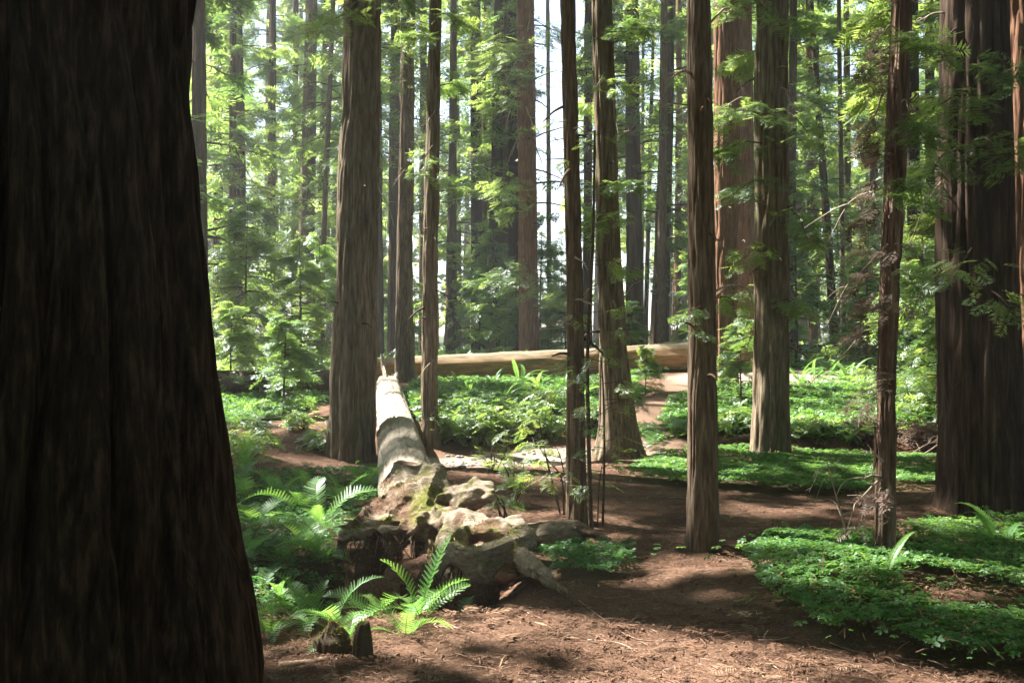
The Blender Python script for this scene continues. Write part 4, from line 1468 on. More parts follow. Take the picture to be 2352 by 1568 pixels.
def stump(label, u, v, w, hpx, seed, mat, lean=0.0, d=None):
    g = ground_at(u, v)
    if d:
        g = np.array([(u - 1176) / FD * d, d, h1((u - 1176) / FD * d, d)])
    d = g[1]
    r, H = w / FD * d / 2, hpx / FD * d
    rows = [(g[2] - 0.15, g[0], d, r * 1.15), (g[2] + H * 0.6, g[0] + lean * H * .6, d, r * 0.95), (g[2] + H, g[0] + lean * H, d, r * 0.55), (g[2] + H + 0.01, g[0] + lean * H, d, 0.01)]
    zs = np.concatenate([np.linspace(g[2] - 0.15, g[2] + H, 16), [g[2] + H + 0.004, g[2] + H + 0.01]])
    me = trunk_mesh(rows, 40, zs, 0.03, 0.012, seed, M[mat], tuple(g), 0.22, 0.25, 0.12)
    V = np.empty(len(me.vertices) * 3, np.float32)
    me.vertices.foreach_get('co', V)
    V = V.reshape(-1, 3)
    k = sstep(0.45 * H, H, V[:, 2])
    V[:, 2] += k * H * 0.55 * (vnoise(V * np.array([1, 1, 0]) / r * 1.4 + seed) - 0.6)
    V[:, :2] *= (1 + 0.12 * (vnoise(V / r * 1.5 + 3 * seed) - 0.5))[:, None]
    me.vertices.foreach_set('co', V.ravel())
    me.update()
    root = thing('stump', label, 'stump', tuple(g))
    part('wood', me, root)
    rg = np.random.default_rng(seed)
    n = 700
    q = rg.integers(0, len(V), n)
    q = q[(V[q, 2] > 0.3 * H) & (vnoise(V[q] / r * 1.2 + 7) > 0.42)]
    mb = MB()
    n = len(q)
    tuft = (np.array([[0, -0.14, 0], [0, 0.14, 0], [1, 0, 0]]), np.array([[0, 1, 2]]))
    scatter(mb, tuft, V[q] * [0.99, 0.99, 1], rg.uniform(0, 6.28, n), rg.normal(0.3, 0.6, n), rg.normal(0, 0.5, n), rg.uniform(0.015, 0.035, n), rg.uniform(0, 1, n))
    o = part('moss', mb.mesh('moss', [M['moss_tuft']]), root)
    o['kind'] = 'stuff'
    return root


stump('low mossy stump under the fern tips at bottom left', 762, 1500, 78, 60, 3, 'stump')
stump('narrow mossy post-like stump right of the low mossy stump', 830, 1508, 46, 80, 4, 'stump', 0.05)

# exposed surface roots in the foreground
def ground_root(label, pts, r0, r1, mat='stick', name='surface_root', cat='root', lift=0.0, seed=0):
    g = np.array([ground_at(u, v) for u, v in pts])
    g[:, 2] += lift
    rg = np.random.default_rng(seed)
    c = curve(g, 6 * len(pts))
    c[:, 2] = np.maximum(c[:, 2], hgt(c[:, 0], c[:, 1]) + lift * 0.5)
    V, Q, T = tube(c, np.linspace(r0, r1, len(c)), 8)
    V = V + rg.normal(0, r1 * 0.12, V.shape)
    return solo(name, mesh_np(name, V - g[0], T, Q, True, {'tint': np.full(len(V), .5)}, [M[mat]]), label, cat, loc=g[0])


ground_root('knobbly exposed root at the bottom beside the left giant', [(640, 1530), (720, 1524), (780, 1505), (800, 1500), (850, 1512)], 0.022, 0.016)
ground_root('short exposed root right of the narrow mossy stump', [(868, 1522), (905, 1508), (945, 1508), (975, 1500)], 0.014, 0.008)
for k, (pts, lab) in enumerate([([(1060, 1531), (1120, 1538), (1150, 1548), (1155, 1562)], 'thin curved stick at the bottom centre'),
                                ([(1330, 1382), (1380, 1420), (1440, 1462), (1500, 1476), (1590, 1474)], 'long thin vine curving over the sunlit floor'),
                                ([(1350, 1473), (1420, 1482), (1470, 1505)], 'pale dry twig on the sunlit floor'),
                                ([(1905, 1480), (1960, 1498), (2040, 1512), (2120, 1520)], 'pale twig along the edge of the right sorrel patch'),
                                ([(1190, 1552), (1260, 1560), (1330, 1558)], 'pale bark strip at the bottom edge')]):
    ground_root(lab, pts, 0.0045, 0.002, 'stick' if k != 2 else 'dead_twig', 'fallen_stick', 'stick', 0.008, k)
# sticks strewn over the needle floor
rg = np.random.default_rng(55)
for k in range(46):
    u, v = rg.uniform(1060, 2150), rg.uniform(1120, 1555)
    if k % 3 == 0:
        u, v = rg.uniform(1500, 2050), rg.uniform(1140, 1240)
    g = ground_at(u, v)
    if green_mask(np.array([g[0]]), np.array([g[1]]))[0]:
        continue
    a, l = rg.uniform(-0.5, 0.5) + (0 if rg.random() < .75 else 1.3), rg.uniform(0.10, 0.32)
    p = [np.array([g[0] + math.cos(a) * l * t, g[1] + math.sin(a) * l * t + 0.03 * math.sin(t * 4 + k), 0]) for t in (-0.5, 0, 0.5)]
    for q in p:
        q[2] = h1(q[0], q[1]) + 0.012
    V, Q, T = tube(curve(p, 7), np.linspace(0.0035, 0.0015, 7), 5)
    zone = 'nearest the camera' if g[1] < 6.3 else ('on the shaded needle floor' if u > 1500 else 'near the sapling cluster')
    solo('fallen_stick', mesh_np('fallen_stick', V - g, T, Q, True, None, [M['dead_twig' if k % 2 else 'stick']]), f'one of the small dry sticks strewn {zone}', 'stick', f'small sticks {zone}', loc=g)

# ------------------------------------------------------------------ needle litter, creek gravel, sorrel carpets
rg = np.random.default_rng(101)
mb = MB()


def frustum_pts(n, d0, d1, u0, u1, rg, pw=1.0):
    q = rg.uniform(0, 1, n)
    d = 1.0 / (1.0 / d0 + (1.0 / d1 - 1.0 / d0) * q ** pw)
    u = rg.uniform(u0, u1, n)
    return (u - 1176) / FD * d, d


x, y = frustum_pts(64000, 4.2, 15.5, 350, 2500, rg)
ok = ~green_mask(x, y) & (np.hypot(x - LOGA[0], y - 9) > 0.3)
x, y = x[ok], y[ok]
n = len(x)
z = hgt(x, y) + 0.004 + rg.uniform(0, 0.012, n)
scl = rg.uniform(0.03, 0.085, n) * np.clip(y / 8, 0.7, 1.5)
ti = np.clip(rg.beta(1.6, 2.9, n) + (rg.random(n) < 0.02) * 0.45, 0, 1)
scatter(mb, NEEDLE, np.stack([x, y, z], -1), rg.uniform(0, 6.28, n), rg.normal(0.03, 0.14, n), rg.normal(0, 0.35, n), scl, ti)
x, y = frustum_pts(3600, 4.2, 14.5, 350, 2500, rg)
ok = ~green_mask(x, y)
x, y = x[ok], y[ok]
n = len(x)
z = hgt(x, y) + 0.012 + rg.uniform(0, 0.012, n)
CHIP = (np.array([[0, -0.025, 0], [0.45, -0.04, 0.05], [1, -0.01, 0.0], [0.9, 0.03, 0.01], [0.4, 0.04, 0.06], [0.05, 0.03, 0]]), np.array([[0, 1, 5], [1, 4, 5], [1, 2, 4], [2, 3, 4]]))
scatter(mb, CHIP, np.stack([x, y, z], -1), rg.uniform(0, 6.28, n), rg.normal(0.0, 0.10, n), rg.normal(0, 0.3, n), rg.uniform(0.03, 0.085, n) * (1 + 1.2 * (rg.random(n) < 0.06)), np.clip(rg.normal(0.30, 0.24, n), 0, 1))
x, y = frustum_pts(1500, 4.2, 13, 500, 2450, rg)
ok = ~green_mask(x, y)
x, y = x[ok], y[ok]
n = len(x)
scatter(mb, SPRAY_FINE[0], np.stack([x, y, hgt(x, y) + 0.022], -1), rg.uniform(0, 6.28, n), rg.normal(0.02, 0.10, n), rg.normal(0, 0.12, n), rg.uniform(0.07, 0.17, n), np.clip(rg.normal(0.36, 0.2, n), 0, 1))
x, y = frustum_pts(320, 4.2, 9, 600, 2300, rg)
for cx_, cy_ in zip(x, y):
    if not green_mask(np.array([cx_]), np.array([cy_]))[0]:
        ball(mb, np.array([cx_, cy_, h1(cx_, cy_) + 0.012]), rg.uniform(0.008, 0.014), 6, 4)
x, y = frustum_pts(2600, 4.4, 15, 1350, 2450, rg)
ok = green_mask(x, y)
x, y = x[ok], y[ok]
n = len(x)
scatter(mb, CHIP, np.stack([x, y, hgt(x, y) + rg.uniform(0.03, 0.15, n)], -1), rg.uniform(0, 6.28, n), rg.normal(0.1, 0.3, n), rg.normal(0, 0.4, n), rg.uniform(0.04, 0.12, n), np.clip(rg.normal(0.45, 0.25, n), 0, 1))
solo('needle_litter', mb.mesh('needle_litter', [M['litter']]), 'brown carpet of fallen redwood needles and twigs', 'needle litter', kind='stuff')

mb = MB()
rg = np.random.default_rng(102)
for k in range(420):
    x = rg.uniform(-1.5, 2.1)
    y = float(bank_edge(np.array([x]))[0]) - 0.85 + rg.normal(0, 0.35)
    if x > -0.2 and rg.random() < 0.6:
        continue
    r = rg.uniform(0.010, 0.035) * (1.8 if rg.random() < 0.08 else 1)
    ball(mb, np.zeros(3), 1.0, 6, 4)
    V = mb.V[-1]
    V = V * np.array([rg.uniform(0.8, 1.5), rg.uniform(0.8, 1.3), rg.uniform(0.4, 0.7)]) * r * (1 + rg.normal(0, 0.08, V.shape))
    mb.V[-1] = V + np.array([x, y, h1(x, y) + 0.2 * r])
solo('creek_gravel', mb.mesh('creek_gravel', [M['stone']], True), 'pale gravel strewn on the dry creek bed', 'gravel', kind='stuff')


def sorrel(name, label, x, y, size, rg, tmpl, lift=0.06, mound=0.08, mat='sorrel', tilt=0.28):
    n = len(x)
    z = hgt(x, y) + 0.015 + lift * rg.uniform(0.3, 1, n) + mound * fbm2(x, y, 1.7, 71)
    mb = MB()
    s = size * rg.uniform(0.45, 1.45, n) * (0.75 + 0.5 * n2(x, y, 1.1, 77))
    ti = np.clip(0.5 + 0.9 * (fbm2(x, y, 1.3, 73) - 0.5) + rg.normal(0, 0.2, n), 0, 1)
    scatter(mb, tmpl, np.stack([x, y, z], -1), rg.uniform(0, 6.28, n), rg.normal(0, tilt, n), rg.normal(0, tilt, n), s, ti)
    return solo(name, mb.mesh(name, [M[mat]]), label, 'ground cover', kind='stuff')


def fill_patch(key, dens, rg):
    p = PATCH[key]
    lo, hi = p.min(0) - 0.6, p.max(0) + 0.6
    n = int((hi[0] - lo[0]) * (hi[1] - lo[1]) * dens)
    x, y = rg.uniform(lo[0], hi[0], n), rg.uniform(lo[1], hi[1], n)
    xx = x + 0.25 * (n2(x, y, 1.6, 41) - 0.5) + 0.2 * (n2(x, y, 5, 42) - 0.5)
    yy = y + 0.5 * (n2(x, y, 1.6, 43) - 0.5) + 0.3 * (n2(x, y, 5, 44) - 0.5)
    ok = in_poly(xx, yy, p) & ~(((x - 2.62) / 0.35) ** 2 + ((y - 5.75) / 0.4) ** 2 < 1)
    ok &= n2(x, y, 3.0, 45) > 0.10
    x, y = x[ok], y[ok]
    k = rg.random(len(x)) < 0.12
    return x + k * rg.normal(0, 0.16, len(x)), y + k * rg.normal(0, 0.22, len(x))


rg = np.random.default_rng(201)
sorrel('sorrel_carpet', 'bright green clover-like sorrel round the thin shaggy trunk', *fill_patch('right_front', 1400, rg), 0.052, rg, SORREL, 0.07, 0.14)
sorrel('sorrel_carpet', 'dark shaded sorrel between shaggy trunk and massive right trunk', *fill_patch('right_mid', 1100, rg), 0.052, rg, SORREL_FAR, 0.06, 0.10)
sorrel('sorrel_carpet', 'broad green sorrel carpet in front of the stout trunk', *fill_patch('mid_band', 1200, rg), 0.055, rg, SORREL_FAR, 0.06, 0.12)
sorrel('sorrel_carpet', 'small sorrel clump beneath the arched root', *fill_patch('under_root', 800, rg), 0.052, rg, SORREL, 0.07, 0.08)
sorrel('sorrel_carpet', 'sunlit low greenery left of the thick furrowed trunk', *fill_patch('left_grass', 420, rg), 0.075, rg, SORREL_FAR, 0.08, 0.12)
sorrel('sorrel_carpet', 'dark sorrel under the ferns left of the upturned roots', *fill_patch('left_floor', 420, rg), 0.06, rg, SORREL_FAR, 0.06, 0.08)
sorrel('sorrel_carpet', 'tuft of greenery inside the bend of the trail', *fill_patch('trail_side', 500, rg), 0.06, rg, SORREL_FAR, 0.08, 0.1)
x, y = frustum_pts(46000, 14.2, 34, 300, 2450, rg)
ok = green_mask(x, y) & (n2(x, y, 2.0, 46) > 0.16)
for p in PATCH.values():
    ok &= ~in_poly(x, y, p)
sorrel('sorrel_carpet', 'green sorrel blanket over the raised bank beyond the creek', x[ok], y[ok], 0.10, rg, SORREL_FAR, 0.07, 0.08, tilt=0.35)
x, y = frustum_pts(6500, 27, 75, 300, 2500, rg)
mb = MB()
n = len(x)
z = hgt(x, y) + 0.05
scatter(mb, SPRAY_BUSH[0], np.stack([x, y, z], -1), rg.uniform(0, 6.28, n), rg.normal(0.5, 0.35, n), rg.normal(0, 0.4, n), rg.uniform(0.35, 0.8, n), rg.uniform(0, 1, n))
solo('understorey_greenery', mb.mesh('understorey_greenery', [M['leaf_bush']]), 'low bright greenery on the forest floor among distant trunks', 'ground cover', kind='stuff')


# ------------------------------------------------------------------ ferns
def fern(u, v, n, sc, label, kind, seed, group=None, az=(0, 6.28), d=None, dry=0, tilt=0.0):
    rg = np.random.default_rng(seed)
    g = ground_at(u, v) if d is None else np.array([(u - 1176) / FD * d, d, h1((u - 1176) / FD * d, d)])
    r = thing('fern', label, 'fern', g, group)
    src = {'lady': LADY, 'sword': SWORD}[kind]
    for k in range(n):
        a = az[0] + (az[1] - az[0]) * (k + rg.uniform(0.2, 0.8)) / n
        me = SWORD_DRY[0] if k < dry else src[int(rg.integers(0, len(src)))]
        part('frond', me, r, (0.02 * math.cos(a), 0.02 * math.sin(a), -0.01), (rg.normal(0, 0.20), rg.normal(tilt, 0.20), a), sc * rg.uniform(0.6, 1.2))
    return r


PI = math.pi
# beside and below the upturned roots
fern(705, 1470, 5, 0.62, 'upright triangular lady fern in front of the low mossy stump', 'lady', 1, az=(0.6, 5.6), d=5.75)
fern(770, 1480, 6, 0.55, 'leafy fern leaning over the low mossy stump', 'lady', 2, d=5.6)
fern(880, 1455, 4, 0.50, 'small fern pointing left below the dark root hollow', 'lady', 3, az=(2.3, 4.0), d=5.9)
tall = fern(965, 1478, 7, 0.62, 'tall fern with one bright frond standing before the roots', 'lady', 4, d=5.75)
part('frond', frond_mesh('tall_frond', 0.52, 0.075, 17, 82, 50, True, [M['fern'], M['fern']], 9), tall, (0.0, 0.0, 0.0), (0, 0, 0.6), 1.0)
fern(1075, 1420, 3, 0.36, 'little fern sprig right of the tall fern', 'lady', 5, az=(-0.6, 1.6), d=6.3)
fern(930, 1520, 6, 0.40, 'low fern at the foot of the tall fern', 'lady', 6, d=5.35)
fern(795, 1520, 7, 0.40, 'small fern spreading between and over the two mossy stumps', 'lady', 7, d=5.25)
LEFT = [(560, 1440, .55), (600, 1375, .62), (650, 1400, .55), (560, 1290, .7), (640, 1290, .72), (700, 1260, .8), (590, 1210, .8), (740, 1215, .85), (690, 1180, .9), (560, 1150, .8), (780, 1160, .8),
        (840, 1130, .8), (870, 1105, .75), (640, 1140, .8), (560, 1080, .8), (740, 1290, .65), (620, 1455, .45), (700, 1130, .7)]
DL = ['low fern at the foot of the left giant, lowest of its row', 'fern hugging the edge of the left giant beside dark brush', 'fern with broad fronds left of the upright triangular one',
      'fern half hidden behind the left giant', 'arching fern left of the root hollow', 'fern with long arching fronds reaching to the roots', 'fern beside the giant, level with the root shelf',
      'lush fern left of the root shelf', 'tall arching fern with yellow tipped frond', 'fern behind the giant near the bare brown spot', 'fern leaning on the left root shelf',
      'fern against the near end of the bleached log', 'topmost fern beside the bleached log', 'fern behind the bare brown spot', 'fern at the top of the left fern bed by the giant',
      'fern in shade just left of the root hollow', 'small fern in the dark lower left corner of the fern bed', 'fern in the middle of the left fern bed']
for k, ((u, v, s), lab) in enumerate(zip(LEFT, DL)):
    fern(u, v, 8 if v > 1300 else 10, s * 0.84, lab, 'lady', 20 + k, dry=0, tilt=-0.05)
# right foreground fern in the sorrel
fern(2010, 1395, 4, 0.55, 'fern with one sunlit frond in the right sorrel patch', 'sword', 60, dry=0, d=6.0)
fern(1870, 1400, 3, 0.42, 'yellowing fern lying in the right sorrel patch', 'sword', 61, dry=2, d=6.0)
fern(2300, 1260, 6, 0.75, 'dim fern in the shade under the massive right trunk', 'sword', 62)
# terrace sword ferns
TF = [(1130, 888, .9), (1195, 880, 1.0), (1240, 892, .9), (1290, 888, 1.0), (1050, 893, .9), (1345, 895, .9), (1160, 915, .8), (1260, 930, .8), (1080, 905, .7), (1320, 925, .7)]
for k, (u, v, s) in enumerate(TF):
    fern(u, v, 8, s, 'one of the sword ferns lined up below the mossy log', 'sword', 80 + k, 'ferns below the mossy log')
RF = [(1838, 878, .8), (1872, 868, .8), (1905, 862, 1.1), (1950, 878, .9), (1985, 885, .9), (1930, 870, .9), (2095, 880, .9), (1660, 905, .5)]
for k, (u, v, s) in enumerate(RF):
    fern(u, v, 9, s, 'one of the sunlit sword ferns in the bright clearing at right', 'sword', 100 + k, 'ferns in the right clearing')
fern(1872, 1010, 7, 0.75, 'pale sword fern on the shaded bank right of the stout trunk', 'sword', 120)
fern(1945, 1022, 6, 0.7, 'sword fern at the bank foot left of the shaggy trunk', 'sword', 121)
fern(2090, 985, 7, 0.7, 'yellow green fern right behind the shaggy trunk', 'sword', 122, dry=2)
fern(1560, 1045, 5, 0.35, 'tiny pale fern at the near end of the trail', 'lady', 123)
fern(640, 1030, 5, 0.45, 'small pale fern on the brown slope at left', 'lady', 124)
fern(690, 910, 6, 0.6, 'rounded fern against the dark rotting log', 'sword', 125)
fern(725, 912, 6, 0.5, 'smaller rounded fern against the dark rotting log, right one', 'sword', 126)


# ------------------------------------------------------------------ shrubs, saplings, loose branches
def shrub(label, u, v, hgt_m, wid, n, ns, seed, sc=0.22, mat='leaf_bush', d=None, group=None, stem='twig', tm=None, name='shrub'):
    rg = np.random.default_rng(seed)
    g = ground_at(u, v) if d is None else np.array([(u - 1176) / FD * d, d, h1((u - 1176) / FD * d, d)])
    r = thing(name, label, 'shrub', g, group)
    lf = MB()
    for k in range(ns):
        a = rg.uniform(0, 6.28)
        e = np.array([math.cos(a) * wid * rg.uniform(0.3, 1), math.sin(a) * wid * rg.uniform(0.3, 1) * 0.8, hgt_m * rg.uniform(0.55, 1.1)])
        pts = curve([np.zeros(3) + rg.normal(0, 0.03, 3) * [1, 1, 0], e * [0.4, 0.4, 0.6] + rg.normal(0, 0.05, 3), e], 8)
        sm = MB()
        V, Q, T = tube(pts, np.linspace(0.010, 0.003, 8), 4)
        sm.add(V, quads=Q, tris=T)
        part('stem', sm.mesh('stem', [M[stem]]), r)
        m_ = n // ns
        t = np.sqrt(rg.uniform(0.12, 1, m_))
        c = np.stack([np.interp(t, np.linspace(0, 1, 8), pts[:, q]) for q in range(3)], -1) + rg.normal(0, 0.14 * wid, (m_, 3))
        c[:, 2] = np.maximum(c[:, 2], 0.04)
        tt = tm or SPRAY_BUSH
        pk = rg.integers(0, len(tt), m_)
        hd, pt, rl = rg.uniform(0, 6.28, m_), rg.normal(-0.1, 0.35, m_), rg.normal(0, 0.4, m_)
        s, ti = sc * rg.uniform(0.6, 1.3, m_), np.clip(rg.normal(0.5, 0.25, m_), 0, 1)
        for q in range(len(tt)):
            w = pk == q
            scatter(lf, tt[q], c[w], hd[w], pt[w], rl[w], s[w], ti[w])
    part('foliage', lf.mesh('foliage', [M[mat]]), r)
    return r


SH = [(1040, 1012, .75, .6, 420, 8, 'huckleberry shrub tumbling down the bank beside the slim furrowed trunk'),
      (1075, 985, .7, .6, 380, 8, 'upper shrub on the bank right of the slim furrowed trunk'),
      (1110, 1020, .6, .6, 360, 8, 'dark shrub overhanging the creek sand, left of centre'),
      (1160, 1010, .55, .55, 320, 7, 'bright leaved shrub at the middle of the bank'),
      (1205, 985, .6, .6, 320, 7, 'shrub on the bank with a dead twig across it'),
      (1250, 1005, .6, .55, 320, 7, 'shrub on the bank just left of the slender trunk'),
      (1280, 965, .6, .5, 260, 7, 'shrub high on the bank behind the slender trunk'),
      (1020, 945, .6, .6, 260, 7, 'pale shrub peeking past the slim furrowed trunk'),
      (1370, 985, .55, .4, 220, 6, 'ragged shrub between the slender trunk and the flared trunk'),
      (580, 900, 1.0, .8, 420, 9, 'dark bushy shrub before the rotting log, left end'),
      (690, 890, .9, .8, 420, 9, 'dark bushy shrub before the rotting log, right end'),
      (640, 935, .9, .45, 200, 5, 'pale drooping shrub sunlit in front of the rotting log'),
      (600, 1000, .35, .4, 120, 5, 'small plant on the brown slope beside the left giant'),
      (700, 985, .3, .4, 110, 5, 'low leafy plant on the slope left of the thick furrowed trunk'),
      (560, 1045, .35, .45, 140, 5, 'leafy plant low on the slope by the left giant'),
      (730, 1030, .25, .35, 80, 4, 'tiny plant at the foot of the thick furrowed trunk'),
      (1930, 1010, .34, .5, 300, 7, 'leafy shrub on the bank between stout trunk and shaggy trunk'),
      (1850, 1000, .34, .45, 240, 6, 'leafy shrub on the bank just right of the stout trunk'),
      (2115, 955, .8, .6, 320, 7, 'tangled shrub right of the shaggy trunk'),
      (1600, 1000, .28, .4, 200, 6, 'low leafy shrub hanging over the trail at the bank'),
      (1695, 1000, .5, .45, 220, 6, 'dark shrub in the undercut bank left of the stout trunk'),
      (2140, 890, 1.0, .7, 300, 7, 'tall shrub in shade behind the debris heap')]
for k, (u, v, hh, ww, n, ns, lab) in enumerate(SH):
    shrub(lab, u, v, hh * 0.72, ww, int(n * 1.15), ns, 300 + k, 0.17)
shrub('small pale seedling with flat sprays on the needle floor', 1180, 1165, 0.42, 0.3, 46, 5, 340, 0.16, 'leaf', tm=SPRAY_FINE)
shrub('lower seedling with flat sprays just right of the roots', 1160, 1205, 0.28, 0.25, 34, 4, 341, 0.15, 'leaf', tm=SPRAY_FINE)
shrub('seedling at the edge of the creek sand', 1135, 1085, 0.4, 0.35, 40, 5, 342, 0.17, 'leaf', tm=SPRAY_FINE)


def sapling(label, pts, r, n, seed, mat='twig', leaf='leaf'):
    """thin upright stem given by (u, v, d) points, with a few short leafy twigs"""
    rg = np.random.default_rng(seed)
    g = ground_at(pts[0][0], pts[0][1])
    d0 = g[1]
    w = [g - [0, 0, 0.05]] + [P(u, v, d0 + dd) for u, v, dd in pts[1:]]
    c = curve(w, 6 * len(w))
    root = thing('sapling', label, 'sapling', g)
    V, Q, T = tube(c, np.linspace(r, r * 0.45, len(c)), 7)
    part('stem', mesh_np('stem', V - g, T, Q, True, None, [M[mat]]), root)
    for k in range(n):
        t = rg.uniform(0.25, 1)
        b = np.array([np.interp(t, np.linspace(0, 1, len(c)), c[:, q]) for q in range(3)])
        a = rg.uniform(0, 6.28)
        e_ = b + np.array([math.cos(a), math.sin(a), rg.uniform(-0.1, 0.4)]) * rg.uniform(0.15, 0.5)
        mb = make_branch(b, e_, 0.05, int(rg.integers(3, 8)), 0.13, rg, 0.004, SPRAY_FINE, 0.2)
        hang('twig', mb, root, g, leaf, 'twig')
    return root


sapling('tallest thin sapling stem just right of the slender trunk', [(1358, 1215, 0), (1352, 1000, 0), (1350, 800, 0.05), (1362, 560, 0.1), (1366, 300, 0.1)], 0.021, 22, 400)
sapling('thin bare stem leaning left from the slender trunk base', [(1290, 1180, 0), (1262, 1080, 0), (1245, 1010, -0.05), (1238, 960, -0.05)], 0.010, 5, 401)
sapling('second bare stem leaning left toward the bank shrub', [(1296, 1182, 0), (1290, 1100, 0), (1262, 1060, 0), (1222, 1005, 0)], 0.009, 6, 402)
sapling('bare stem between the leaning stems and the slender trunk', [(1300, 1188, 0), (1300, 1120, 0), (1290, 1060, 0), (1280, 1030, 0)], 0.008, 4, 403)
sapling('thin stem at the right of the sapling cluster, reddish', [(1384, 1205, 0), (1388, 1050, 0), (1386, 900, 0), (1380, 820, 0)], 0.012, 10, 404)
sapling('short twiggy stem at the right edge of the sapling cluster', [(1372, 1212, 0), (1376, 1120, 0), (1384, 1060, 0)], 0.007, 6, 405)
sapling('leafless little sapling left of the shaggy trunk', [(1960, 1275, 0), (1935, 1190, 0), (1912, 1110, 0), (1900, 1060, 0)], 0.008, 0, 406, 'dead_twig')
root = [o for o in COL.objects if o.get('label', '').startswith('leafless little')][0]
g = np.array(root.location)
rg = np.random.default_rng(3)
dS = g[1]
for a, b in [((1905, 1075), (1858, 1130)), ((1905, 1090), (1868, 1160)), ((1912, 1060), (1872, 1042)), ((1920, 1140), (1960, 1100)), ((1935, 1190), (1905, 1165)), ((1912, 1110), (1935, 1050)), ((1945, 1220), (1975, 1160)), ((1950, 1240), (1925, 1215))]:
    mb = dead_branch(P(*a, dS), P(*b, dS + rg.normal(0, 0.1)), rg, 0.004, 0.25, 3)
    part('twig', mb.mesh('twig', [M['dead_twig']], off=g), root)

# debris of broken branches at the foot of the right bank
rg = np.random.default_rng(44)
for k in range(14):
    u, v = rg.uniform(2075, 2165), rg.uniform(1000, 1065)
    g = ground_at(u, v)
    a, l = rg.uniform(0, 3.14), rg.uniform(0.4, 1.1)
    p0 = g + np.array([-math.cos(a) * l / 2, -0.2 * math.sin(a), 0.03])
    p1 = g + np.array([math.cos(a) * l / 2, 0.2 * math.sin(a), rg.uniform(0.05, 0.6)])
    mb = dead_branch(p0, p1, rg, 0.012, 0.08, 6)
    solo('fallen_branch', mb.mesh('fallen_branch', [M['dead_twig']], True, off=g), 'one of the broken branches heaped left of the massive right trunk', 'branch', 'broken branches in the right heap', loc=g)
shrub('heap of withered pinkish sprays behind the shaggy trunk', 2100, 1030, 0.4, 0.55, 150, 7, 350, 0.24, 'dead_leaf', stem='dead_twig', name='withered_shrub')
shrub('withered pinkish shrub left of the shaggy trunk at the bank', 1985, 1012, 0.35, 0.35, 90, 5, 351, 0.22, 'dead_leaf', stem='dead_twig', name='withered_shrub')

